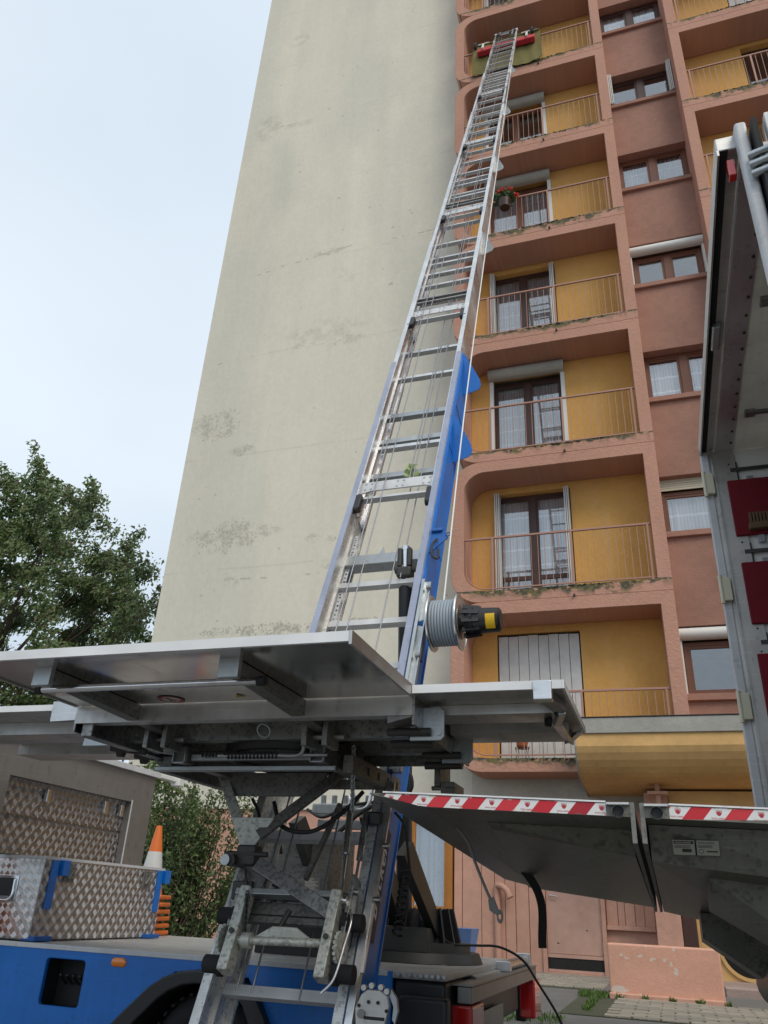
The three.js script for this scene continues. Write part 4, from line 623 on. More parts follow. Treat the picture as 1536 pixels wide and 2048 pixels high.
pp('cross_tube', [rod(Pz(-1.79, 0.897, 0.13), Pz(-1.40, 0.905, 0.13), 0.017, 16), uvm(new THREE.CylinderGeometry(0.032, 0.032, 0.04, 12).rotateZ(Math.PI / 2).translate(-1.75, 0.897, Z(0.897, 0.13)))], M.greenGrey);
pp('catch_plate', [plate([[-1.735, 0.905], [-1.64, 0.955], [-1.53, 0.955], [-1.44, 0.905]], 0.01).translate(0, 0, Z(0.92, 0.12))], M.greenGrey);
pp('cross_tube', [bar(Pz(-1.87, 1.08, 0.12), Pz(-1.39, 1.085, 0.12), 0.028, 0.05, V(0, 0.4, 0.9))], M.galv);
pp('cross_beam', [bar(Pz(-1.83, 1.02, 0.04), Pz(-1.36, 1.02, 0.04), 0.055, 0.02, V(0, 0.4, 0.9)), bar(Pz(-1.83, 0.975, 0.05), Pz(-1.36, 0.975, 0.05), 0.03, 0.03, V(0, 0.4, 0.9))], M.steelDirty);
pp('gas_strut', [rod(Pz(-1.415, 1.45, 0.10), Pz(-1.385, 1.26, 0.12), 0.017, 12)], M.alu); pp('strut_rod', [rod(Pz(-1.385, 1.26, 0.12), Pz(-1.365, 1.075, 0.13), 0.010, 12), rod(Pz(-1.405, 1.07, 0.13), Pz(-1.33, 1.07, 0.13), 0.016)], M.chrome);
pp('gas_strut', [rod(Pz(-1.35, 1.46, 0.06), Pz(-1.335, 1.24, 0.07), 0.014, 12)], M.galvDark); pp('strut_rod', [rod(Pz(-1.335, 1.24, 0.07), Pz(-1.325, 1.11, 0.09), 0.007, 12), rod(Pz(-1.345, 1.105, 0.09), Pz(-1.30, 1.105, 0.09), 0.014)], M.galv);
pp('roller_block', [RBB(-1.35, -1.28, 1.40, 1.46, Z(1.43, 0.05), Z(1.43, -0.02), 0.008)], M.blackPlastic);
pp('chain', Array.from({ length: 16 }, (_, i) => uvm(new THREE.TorusGeometry(0.009, 0.003, 5, 10).scale(1, 1.5, 1).rotateY(i % 2 ? 1.57 : 0).translate(-1.775 + i * 0.0005, 1.075 - i * 0.0115, Z(1.0, 0.17)))), M.grease);
pp('tension_rod', [rod(Pz(-1.865, 1.19, 0.14), Pz(-1.79, 1.06, 0.15), 0.006), rod(Pz(-1.60, 1.02, 0.10), Pz(-1.63, 0.93, 0.12), 0.012)], M.grease);
pp('stay_bar', [bar(Pz(-1.93, 1.30, 0.02), Pz(-1.93, 0.80, 0.02), 0.03, 0.05, V(0, 0.4, 0.9))], M.galvDark); pp('stay_bar', [bar(Pz(-1.52, 1.5, 0.0), Pz(-1.60, 1.15, 0.02), 0.02, 0.03, V(0, 0.4, 0.9))], M.steelDirty);
pp('guide_block', [RBB(-1.90, -1.80, 1.05, 1.13, Z(1.09, 0.13), Z(1.09, 0.03), 0.008), RBB(-1.41, -1.33, 1.03, 1.10, Z(1.06, 0.13), Z(1.06, 0.03), 0.008)], M.grease);
pp('spring', [0, 1].map((q) => { const pts = []; for (let i = 0; i < 60; i++) pts.push(V(-1.72 + q * 0.06 + 0.014 * Math.cos(i * 0.8), 1.16 - i * 0.0022, Z(1.1, 0.06) + 0.014 * Math.sin(i * 0.8))); return tubeAlong(pts, 0.0035, 140, 5); }), M.grease);
pp('hose', tubeAlong([Pz(-1.86, 1.50, 0.05), Pz(-1.76, 1.38, 0.08), Pz(-1.60, 1.36, 0.08), Pz(-1.47, 1.46, 0.05), Pz(-1.40, 1.56, 0.03)], 0.011, 40, 8), M.blackCable); pp('hose', tubeAlong([Pz(-2.0, 1.52, 0.03), Pz(-1.93, 1.44, 0.04), Pz(-1.90, 1.30, 0.03), Pz(-1.94, 1.1, 0.03)], 0.009, 40, 8), M.blackCable);
pp('bent_handle', [tubeAlong([Pz(-1.305, 1.035, 0.14), Pz(-1.285, 1.0, 0.15), Pz(-1.295, 0.9, 0.15), Pz(-1.315, 0.78, 0.15), Pz(-1.355, 0.735, 0.15)], 0.006, 30, 6)], M.alu);

// ------------------------------------------------------------------ lift trailer
const DY = 0.785;
const tr = thing('lift_trailer', 'blue lift trailer with tread plate deck and black wheel arch under the ladder', 'trailer', [-2.8, 0, -5]);
const tp = (n, g, m) => part(tr, n, g, m);
{
  const s = new THREE.Shape([[-6.2, 0.32], [-2.86, 0.32], [-2.72, 0.46], [-2.44, 0.712], [-2.02, 0.712], [-1.86, 0.46], [-1.80, 0.32], [-1.28, 0.32], [-1.28, 0.782], [-6.2, 0.772]].map((q) => new THREE.Vector2(...q)));
  const hx0 = -3.245, hx1 = -2.985, hy0 = 0.505, hy1 = 0.728, hr = 0.025, h = new THREE.Path(); h.moveTo(hx0 + hr, hy0); h.lineTo(hx1 - hr, hy0); h.absarc(hx1 - hr, hy0 + hr, hr, -Math.PI / 2, 0, false); h.lineTo(hx1, hy1 - hr); h.absarc(hx1 - hr, hy1 - hr, hr, 0, Math.PI / 2, false); h.lineTo(hx0 + hr, hy1); h.absarc(hx0 + hr, hy1 - hr, hr, Math.PI / 2, Math.PI, false); h.lineTo(hx0, hy0 + hr); h.absarc(hx0 + hr, hy0 + hr, hr, Math.PI, Math.PI * 1.5, false); s.holes.push(h);
  tp('side_panel', uvm(new THREE.ExtrudeGeometry(s, { depth: 0.02, bevelEnabled: true, bevelSize: 0.004, bevelThickness: 0.004, bevelSegments: 1, curveSegments: 8 }).translate(0, 0, -4.078)), M.blue);
  tp('control_recess', [BB(-3.26, -2.97, 0.49, 0.75, -4.20, -4.215), BB(-3.265, -3.252, 0.49, 0.75, -4.085, -4.21), BB(-2.978, -2.965, 0.49, 0.75, -4.085, -4.21), BB(-3.25, -2.98, 0.735, 0.75, -4.085, -4.21), BB(-3.25, -2.98, 0.485, 0.5, -4.085, -4.21)], M.dark);
  for (let k = 0; k < 5; k++) tp('control_lever', [rod(V(-3.19 + k * 0.042, 0.60, -4.19), V(-3.185 + k * 0.042, 0.64, -4.13), 0.006), uvm(new THREE.SphereGeometry(0.011, 10, 8).translate(-3.185 + k * 0.042, 0.643, -4.128))], M.blackPlastic);
  tp('side_lamp', [uvm(new THREE.CapsuleGeometry(0.022, 0.05, 6, 14).rotateZ(Math.PI / 2).scale(1, 1, 0.55).translate(-2.782, 0.73, -4.054))], M.amber);
  // wheel arch trim and wheel
  const arch = (o) => [[-2.86 - o, 0.30], [-2.72 - o, 0.46 + o * 0.4], [-2.44 - o * 0.6, 0.712 + o * 0.6], [-2.02 + o * 0.6, 0.712 + o * 0.6], [-1.86 + o, 0.46 + o * 0.4], [-1.80 + o, 0.30]];
  const soft = (pts) => { for (let k = 0; k < 2; k++) { const q = [pts[0]]; for (let i = 0; i < pts.length - 1; i++) { const [p0, p1] = [pts[i], pts[i + 1]]; q.push([p0[0] * 0.78 + p1[0] * 0.22, p0[1] * 0.78 + p1[1] * 0.22], [p0[0] * 0.22 + p1[0] * 0.78, p0[1] * 0.22 + p1[1] * 0.78]); } q.push(pts[pts.length - 1]); pts = q; } return pts; };
  const as = new THREE.Shape([...soft(arch(0.012)), ...soft(arch(-0.055)).reverse()].map((q) => new THREE.Vector2(...q)));
  tp('wheel_arch', uvm(new THREE.ExtrudeGeometry(as, { depth: 0.10, bevelEnabled: true, bevelSize: 0.010, bevelThickness: 0.010, bevelSegments: 3 }).translate(0, 0, -4.11)), M.blackPlastic);
  tp('wheel_well', [plate(arch(-0.03), 0.01, 0).translate(0, 0, -4.45), ...arch(-0.03).slice(0, -1).map((q, i) => { const n = arch(-0.03)[i + 1]; return bar(V(q[0], q[1], -4.27), V(n[0], n[1], -4.27), 0.012, 0.36, V(0, 0, 1)); })], M.dark);
  const wx = -2.25, wy = 0.315;
  const wh = sub(tr, 'wheel');
  mesh('tyre', [uvm(new THREE.TorusGeometry(0.235, 0.085, 14, 44).scale(1, 1, 1.15).translate(wx, wy, -4.18)), ...Array.from({ length: 36 }, (_, k) => { const a = k / 36 * 6.283; return orient(uvm(new THREE.BoxGeometry(0.02, 0.012, 0.15)), V(wx + 0.312 * Math.cos(a), wy + 0.312 * Math.sin(a), -4.18), V(wx + 0.320 * Math.cos(a), wy + 0.320 * Math.sin(a), -4.18)); })], M.rubber, wh);
  mesh('rim', [orient(uvm(new THREE.CylinderGeometry(0.18, 0.18, 0.02, 32)), V(wx, wy, -4.19), V(wx, wy, -4.17)), uvm(new THREE.TorusGeometry(0.175, 0.014, 8, 32).translate(wx, wy, -4.115)), orient(uvm(new THREE.CylinderGeometry(0.055, 0.065, 0.06, 20)), V(wx, wy, -4.17), V(wx, wy, -4.11))], M.galvDark, wh);
  tp('deck', [RBB(-6.2, -1.02, 0.758, DY, -4.06, -5.92, 0.004)], M.treadDeck);
  tp('deck_edge', [RBB(-6.2, -1.30, 0.765, DY + 0.004, -4.048, -4.0595, 0.003)], M.aluPaint);
  tp('side_step', [RBB(-5.2, -3.72, 0.755, DY, -3.70, -4.03, 0.006)], M.treadDeck);
  tp('chassis', [BB(-6.2, -1.1, 0.42, 0.60, -4.6, -4.7), BB(-6.2, -1.1, 0.42, 0.60, -5.3, -5.4), BB(-6.2, -1.05, 0.60, 0.756, -4.6, -5.9)], M.dark);
  tp('far_side_panel', [BB(-6.2, -1.28, 0.35, 0.756, -5.90, -5.92)], M.blue);
  // rear corner: black box, chamfered tread step, cross bar, lamps
  tp('rear_housing', [RBB(-1.27, -1.02, 0.40, 0.755, -4.06, -4.45, 0.02)], M.blackPlastic);
  tp('rear_housing', [RBB(-1.22, -0.99, 0.44, 0.70, -3.97, -4.055, 0.02), RBB(-1.2, -1.0, 0.5, 0.69, -4.5, -5.9, 0.02)], M.blackPlastic);
  tp('tread_step', [hull([[-1.22, DY + 0.004, -4.75], [-0.98, DY - 0.03, -4.55], [-0.98, DY - 0.03, -5.20], [-1.22, DY + 0.004, -5.3], [-1.22, DY - 0.03, -4.75], [-0.98, DY - 0.06, -4.55], [-0.98, DY - 0.06, -5.20], [-1.22, DY - 0.03, -5.3]])], M.treadDeck);
  tp('rear_cross_bar', [RBB(-1.0, -0.93, 0.665, 0.735, -4.20, -6.25, 0.006), BB(-1.05, -0.925, 0.737, 0.745, -4.2, -6.25)], M.panelBrown);
  tp('outrigger_tube', [rod(V(-0.985, 0.775, -5.35), V(-0.985, 0.775, -6.1), 0.03, 16), RBB(-1.03, -0.94, 0.745, 0.80, -5.3, -5.35, 0.006), RBB(-1.03, -0.94, 0.745, 0.82, -6.05, -6.1, 0.006)], M.alu);
  for (const [z, nm] of [[-4.22, 0], [-6.15, 1]]) { tp('tail_lamp', [RBB(-1.03, -0.925, 0.44, 0.66, z + 0.024, z - 0.24, 0.012)], M.redLamp); tp('lamp_housing', [RBB(-1.06, -0.99, 0.42, 0.665, z + 0.02, z - 0.26, 0.012)], M.blackPlastic); }
  tp('number_plate', [BB(-0.975, -0.968, 0.45, 0.60, -4.62, -5.2)], M.panelBrown);
  // slewing turntable
  tp('turntable', [uvm(new THREE.CylinderGeometry(0.34, 0.36, 0.05, 40).translate(-1.42, DY + 0.028, -5.05)), uvm(new THREE.CylinderGeometry(0.29, 0.29, 0.05, 40).translate(-1.42, DY + 0.075, -5.05))], M.grease);
  const rib = []; for (let k = 0; k < 18; k++) { const a = k / 18 * 6.283; rib.push(orient(uvm(new THREE.BoxGeometry(0.012, 0.18, 0.09)), V(-1.42 + 0.19 * Math.cos(a), DY + 0.10, -5.05 + 0.19 * Math.sin(a)), V(-1.42 + 0.15 * Math.cos(a), DY + 0.26, -5.05 + 0.15 * Math.sin(a)), V(Math.cos(a), 0, Math.sin(a)))); }
  tp('turntable_post', [uvm(new THREE.CylinderGeometry(0.13, 0.19, 0.17, 32).translate(-1.42, DY + 0.185, -5.05)), ...rib], M.blackPlastic);
  tp('slewing_arm', [hull([[-1.56, 0.92, -4.95], [-1.50, 0.92, -4.95], [-1.56, 0.92, -5.15], [-1.50, 0.92, -5.15], [-1.56, 1.52, -4.40], [-1.50, 1.52, -4.40], [-1.56, 1.48, -4.25], [-1.50, 1.48, -4.25]]), hull([[-1.33, 0.92, -4.9], [-1.28, 0.92, -4.9], [-1.33, 0.92, -5.1], [-1.28, 0.92, -5.1], [-1.36, 1.38, -4.45], [-1.31, 1.38, -4.45], [-1.36, 1.30, -4.3], [-1.31, 1.30, -4.3]])], M.blackPlastic);
  tp('slewing_arm', [hull([[-2.0, 0.95, -4.9], [-1.95, 0.95, -4.9], [-2.0, 0.95, -5.15], [-1.95, 0.95, -5.15], [-2.0, 1.5, -4.42], [-1.95, 1.5, -4.42], [-2.0, 1.45, -4.3], [-1.95, 1.45, -4.3]]), BB(-2.0, -1.3, 0.84, 0.96, -4.75, -5.15)], M.grease);
  tp('lifting_ram', [rod(V(-1.50, 1.0, -4.95), V(-1.50, 3.08, -4.74), 0.047, 20)], M.blackPlastic); tp('ram_rod', [rod(V(-1.50, 3.08, -4.74), V(-1.50, 3.3, -4.72), 0.028, 16)], M.chrome);
  tp('ram_head', [RB(0.11, 0.08, 0.10, -1.50, 3.10, -4.73, 0.02), rod(V(-1.57, 3.12, -4.72), V(-1.38, 3.12, -4.72), 0.02), RB(0.03, 0.14, 0.05, -1.535, 3.21, -4.71, 0.01), RB(0.03, 0.14, 0.05, -1.465, 3.21, -4.71, 0.01)], M.grease);
  tp('motor_housing', [RBB(-2.20, -1.83, 1.10, 1.40, -4.55, -4.95, 0.012)], M.steelDirty);
  tp('motor_housing', [RBB(-2.215, -1.815, 1.395, 1.41, -4.54, -4.96, 0.004)], M.aluDull);
  tp('motor_base', [BB(-2.3, -1.7, DY + 0.002, 1.098, -4.65, -4.95)], M.dark);
  { // specification plate with tiny print
    const cv = document.createElement('canvas'); cv.width = 128; cv.height = 96; const c = cv.getContext('2d'); c.fillStyle = '#77756f'; c.fillRect(0, 0, 128, 96); c.fillStyle = '#c9c6bd'; for (let k = 0; k < 9; k++) c.fillRect(8, 8 + k * 9.5, 50 + hash(k, 3, 1) * 60, 4); const t = new THREE.CanvasTexture(cv); t.colorSpace = THREE.SRGBColorSpace;
    tp('rating_plate', new THREE.PlaneGeometry(0.10, 0.07).toNonIndexed().translate(-1.93, 1.15, -4.5455), std([1, 1, 1], 0.6, { map: t })); }
  // hydraulic hoses and pipes under the ladder
  const hz = (pts, r = 0.012, m = M.blackCable) => tp('hydraulic_hose', tubeAlong(pts.map((q) => V(...q)), r, 40, 8), m);
  hz([[-2.05, 1.45, -4.5], [-1.95, 1.38, -4.4], [-1.75, 1.40, -4.38], [-1.62, 1.52, -4.42], [-1.5, 1.6, -4.5]]); hz([[-2.0, 1.55, -4.55], [-1.85, 1.50, -4.45], [-1.7, 1.56, -4.45], [-1.55, 1.6, -4.55]], 0.009); hz([[-1.55, 1.55, -4.55], [-1.5, 1.75, -4.5], [-1.38, 1.78, -4.5], [-1.34, 1.68, -4.5], [-1.4, 1.6, -4.52]], 0.012); hz([[-1.5, 1.8, -4.52], [-1.42, 1.84, -4.5], [-1.33, 1.82, -4.5]], 0.012); hz([[-1.72, 1.62, -4.5], [-1.68, 1.55, -4.48], [-1.6, 1.56, -4.48], [-1.58, 1.66, -4.5]], 0.012, M.alu); hz([[-2.12, 1.3, -4.5], [-2.14, 1.5, -4.45], [-2.08, 1.62, -4.5]], 0.01);
  tp('valve_block', [RBB(-1.95, -1.62, 1.52, 1.58, -4.5, -4.62, 0.008), RBB(-1.9, -1.5, 1.44, 1.49, -4.48, -4.53, 0.006), ...Array.from({ length: 5 }, (_, k) => rod(V(-1.9 + k * 0.07, 1.58, -4.55), V(-1.9 + k * 0.07, 1.63, -4.55), 0.016))], M.galv);
  // winch plate at the foot of the ladder
  const wz = Z(0.74, 0.06); const wmap = (g) => { g.translate(1.15, -0.66, -wz); g.scale(0.72, 0.72, 1); g.translate(-1.165, 0.66, wz); return g; };
  tp('winch_plate', [].concat([plate([[-1.245, 0.60], [-1.255, 0.70], [-1.225, 0.765], [-1.19, 0.79], [-1.12, 0.79], [-1.075, 0.765], [-1.065, 0.72], [-1.085, 0.64], [-1.13, 0.52], [-1.21, 0.52]], 0.016, 0.004).translate(0.01, 0, wz), ...[[-1.215, 0.80], [-1.17, 0.812], [-1.115, 0.808], [-1.08, 0.79]].map(([x, y]) => orient(uvm(new THREE.CylinderGeometry(0.015, 0.015, 0.02, 14)), V(x + 0.01, y, wz), V(x + 0.01, y, wz + 0.02)))]).map(wmap), M.aluDull);
  tp('winch_plate', [].concat([plate([[-1.06, 0.80], [-1.03, 0.76], [-1.02, 0.70], [-1.035, 0.64], [-1.05, 0.66], [-1.045, 0.72], [-1.07, 0.77]], 0.012, 0.003).translate(0.012, 0, wz - 0.01)]).map(wmap), M.galv);
  tp('winch_bolt', [].concat([[-1.18, 0.735], [-1.125, 0.735], [-1.235, 0.715], [-1.075, 0.70]].map(([x, y]) => orient(uvm(new THREE.CylinderGeometry(0.009, 0.009, 0.01, 10)), V(x + 0.01, y, wz + 0.018), V(x + 0.01, y, wz + 0.026)))).map(wmap), M.dark).userData.kind = 'stuff';
  tp('winch_bolt', [].concat([orient(uvm(new THREE.CylinderGeometry(0.022, 0.022, 0.012, 16)), V(-1.21, 0.678, wz + 0.018), V(-1.21, 0.678, wz + 0.03))]).map(wmap), M.panelBrown);
  tp('winch_slot', [].concat([RBB(-1.195, -1.075, 0.652, 0.668, wz + 0.018, wz + 0.022, 0.002)]).map(wmap), M.dark);
  tp('bumper_block', [RBB(-1.385, -1.325, 0.88, 0.97, Z(0.92, 0.03), Z(0.92, -0.05), 0.008)], M.blackPlastic);
  tp('drawbar', [bar(V(-6.2, 0.5, -5), V(-7.4, 0.48, -5), 0.12, 0.1)], M.dark);
}
{ // loose black electric lead from the turntable to the road
  const o = mesh('electric_lead', tubeAlong([V(-1.26, 0.91, -4.95), V(-1.194, 0.885, -4.9), V(-1.06, 0.886, -4.9), V(-0.924, 0.885, -4.9), V(-0.80, 0.83, -4.9), V(-0.724, 0.731, -4.9), V(-0.614, 0.569, -4.9), V(-0.53, 0.36, -4.85), V(-0.45, 0.1, -4.8), V(-0.38, 0.012, -4.7), V(-0.1, 0.012, -4.3)], 0.0065, 90, 8), M.blackCable); tag(o, 'black electric lead drooping from the blue trailer to the road', 'cable');
}
tag(mesh('plastic_crate', hull([[-1.42, DY + 0.004, -5.62], [-1.26, DY + 0.004, -5.62], [-1.45, 0.955, -5.58], [-1.235, 0.955, -5.58], [-1.42, DY + 0.004, -5.78], [-1.26, DY + 0.004, -5.78], [-1.45, 0.955, -5.82], [-1.235, 0.955, -5.82]]), M.crate), 'light blue plastic crate on the trailer deck behind the turntable', 'crate');

// ------------------------------------------------------------------ tool box, cones
{
  const o = thing('tool_box', 'tread plate aluminium tool box with blue corner straps and raised lid', 'tool box', [-3.8, DY, -4.75]);
  const t = (n, g, m) => part(o, n, g, m), y0 = DY + 0.006, y1 = 1.225, x1 = -3.455, z0 = -4.13, z1 = -5.40;
  t('box_body', [RBB(-4.25, x1, y0, y1, z0, z1, 0.008)], M.tread);
  t('end_panel', [BB(-4.24, x1 - 0.004, y0 + 0.01, y1 - 0.014, z0 + 0.0015, z0 + 0.0003)], M.treadBright);
  t('rim', [BB(-3.5, x1 + 0.004, y1 - 0.012, y1 + 0.004, z0 + 0.004, z1 - 0.004), BB(-4.25, -3.5, y1 - 0.012, y1 + 0.004, z0 + 0.004, z0 - 0.03)], M.aluPaint);
  for (const z of [z0 - 0.09, z1 + 0.06]) { t('corner_strap', [RBB(x1 + 0.002, x1 + 0.012, 0.95, y1 - 0.015, z + 0.03, z - 0.03, 0.003), RBB(x1 + 0.002, x1 + 0.035, 1.13, 1.215, z - 0.04, z - 0.10, 0.003)], M.blue); t('foot_bracket', [RBB(x1 - 0.05, x1 + 0.04, y0 - 0.002, y0 + 0.022, z + 0.09, z - 0.06, 0.004)], M.blueDull); }
  for (const z of [-4.36, -5.18]) t('latch', [RBB(x1 + 0.003, x1 + 0.012, 1.10, 1.20, z + 0.045, z - 0.045, 0.004), RBB(x1 + 0.012, x1 + 0.02, 1.115, 1.185, z + 0.03, z - 0.03, 0.004), rod(V(x1 + 0.02, 1.12, z + 0.02), V(x1 + 0.03, 1.18, z - 0.02), 0.005)], M.steelDirty);
  t('carry_handle', [RBB(-3.79, -3.61, 0.99, 1.12, z0 + 0.008, z0 + 0.002, 0.003), tubeAlong([V(-3.76, 1.10, z0 + 0.012), V(-3.76, 1.0, z0 + 0.018), V(-3.70, 0.985, z0 + 0.02), V(-3.63, 1.0, z0 + 0.018), V(-3.63, 1.10, z0 + 0.012)], 0.008, 30, 8)], M.chrome);
  t('handle_recess', [RBB(-3.765, -3.635, 1.01, 1.105, z0 + 0.012, z0 + 0.006, 0.002)], M.dark);
  // raised lid, its inside toward the rear, with a sunk tread plate panel
  const xl = -3.70, zt = -5.46, rec = [-3.95, -5.20, 1.235, 1.66];
  const sh = new THREE.Shape([[3.2, 1.232], [5.46, 1.232], [5.46, 1.865], [3.2, 1.865]].map((q) => new THREE.Vector2(...q))); sh.holes.push(new THREE.Path([[-rec[0], rec[2]], [-rec[1], rec[2]], [-rec[1], rec[3]], [-rec[0], rec[3]]].map((q) => new THREE.Vector2(...q))));
  const g = new THREE.ExtrudeGeometry(sh, { depth: 0.05, bevelEnabled: false }); g.rotateY(Math.PI / 2); g.translate(xl - 0.05, 0, 0); t('lid', uvm(g), M.panelBrown);
  t('lid_panel', [BB(xl - 0.06, xl - 0.055, rec[2], rec[3] + 0.01, rec[0] + 0.01, rec[1] - 0.01), BB(xl - 0.054, xl - 0.042, rec[2] + 0.22, rec[2] + 0.232, rec[0], rec[1])], M.treadBrown);
  t('lid_trim', [BB(xl + 0.0005, xl + 0.004, rec[2], rec[3] + 0.012, rec[1] + 0.0, rec[1] - 0.012), BB(xl - 0.01, xl + 0.03, 1.866, 1.905, -3.2, -5.48)], M.aluPaint);
  t('lid_latch', [[-4.35], [-4.95], [-5.14]].map(([z]) => RBB(xl - 0.05, xl - 0.02, 1.55, 1.63, z + 0.02, z - 0.02, 0.006)), M.chrome);
  t('lid_end_bar', [RBB(xl - 0.03, xl + 0.03, 1.87, 1.905, -5.48, -5.70, 0.006), RBB(xl - 0.02, xl + 0.06, 1.84, 2.0, -5.70, -5.78, 0.01)], M.whitePVC);
}
function makeCone() {
  const o = thing('traffic_cone', 'orange and white traffic cone, topmost of the stack behind the tool box', 'traffic cone', [0, 0, 0], 'traffic cones on the lift trailer');
  const seg = (y0, y1, mat) => { const r = (y) => 0.108 - (0.108 - 0.025) * y / 0.5; mesh('cone_band', uvm(new THREE.CylinderGeometry(r(y1), r(y0), y1 - y0, 28, 1).translate(0, (y0 + y1) / 2, 0)), mat, o); };
  seg(0.03, 0.20, M.orange); seg(0.20, 0.33, M.coneWhite); seg(0.33, 0.36, M.orange); seg(0.36, 0.44, M.orange); seg(0.44, 0.52, M.orange);
  mesh('base', [RB(0.29, 0.03, 0.29, 0, 0.015, 0, 0.01)], M.orange, o); return o;
}
const cone = makeCone();
cone.position.set(-3.79, DY + 0.242, -5.75); cone.rotation.y = 0.3;
{ // the cones nested below it, their rims showing one over the other
  for (let k = 0; k < 5; k++) { const c = cone.clone(); c.name = numbered('traffic_cone'); c.position.set(-3.79 + 0.0015 * k, DY + 0.004 + 0.047 * k, -5.75); c.rotation.y = 0.1 + 0.06 * k; c.userData = { label: `traffic cone in the stack behind the tool box, ${['lowest', 'second', 'third', 'fourth', 'fifth'][k]} from the deck`, category: 'traffic cone', group: 'traffic cones on the lift trailer' }; scene.add(c); }
  const c = cone.clone(); c.name = numbered('traffic_cone'); c.position.set(-4.62, DY + 0.004 + 0.33, -5.55); c.userData = { label: 'single orange traffic cone beyond the raised lid of the tool box', category: 'traffic cone', group: 'traffic cones on the lift trailer' }; scene.add(c);
  c.position.y = DY + 0.004; const c2 = cone.clone(); c2.name = numbered('traffic_cone'); c2.position.set(-4.2, DY + 0.004, -3.92); c2.position.set(-3.93, DY + 0.004, -3.88); c2.userData = { label: 'orange traffic cone on the trailer side step, mirrored in the tool box end', category: 'traffic cone', group: 'traffic cones on the lift trailer' }; scene.add(c2);
}

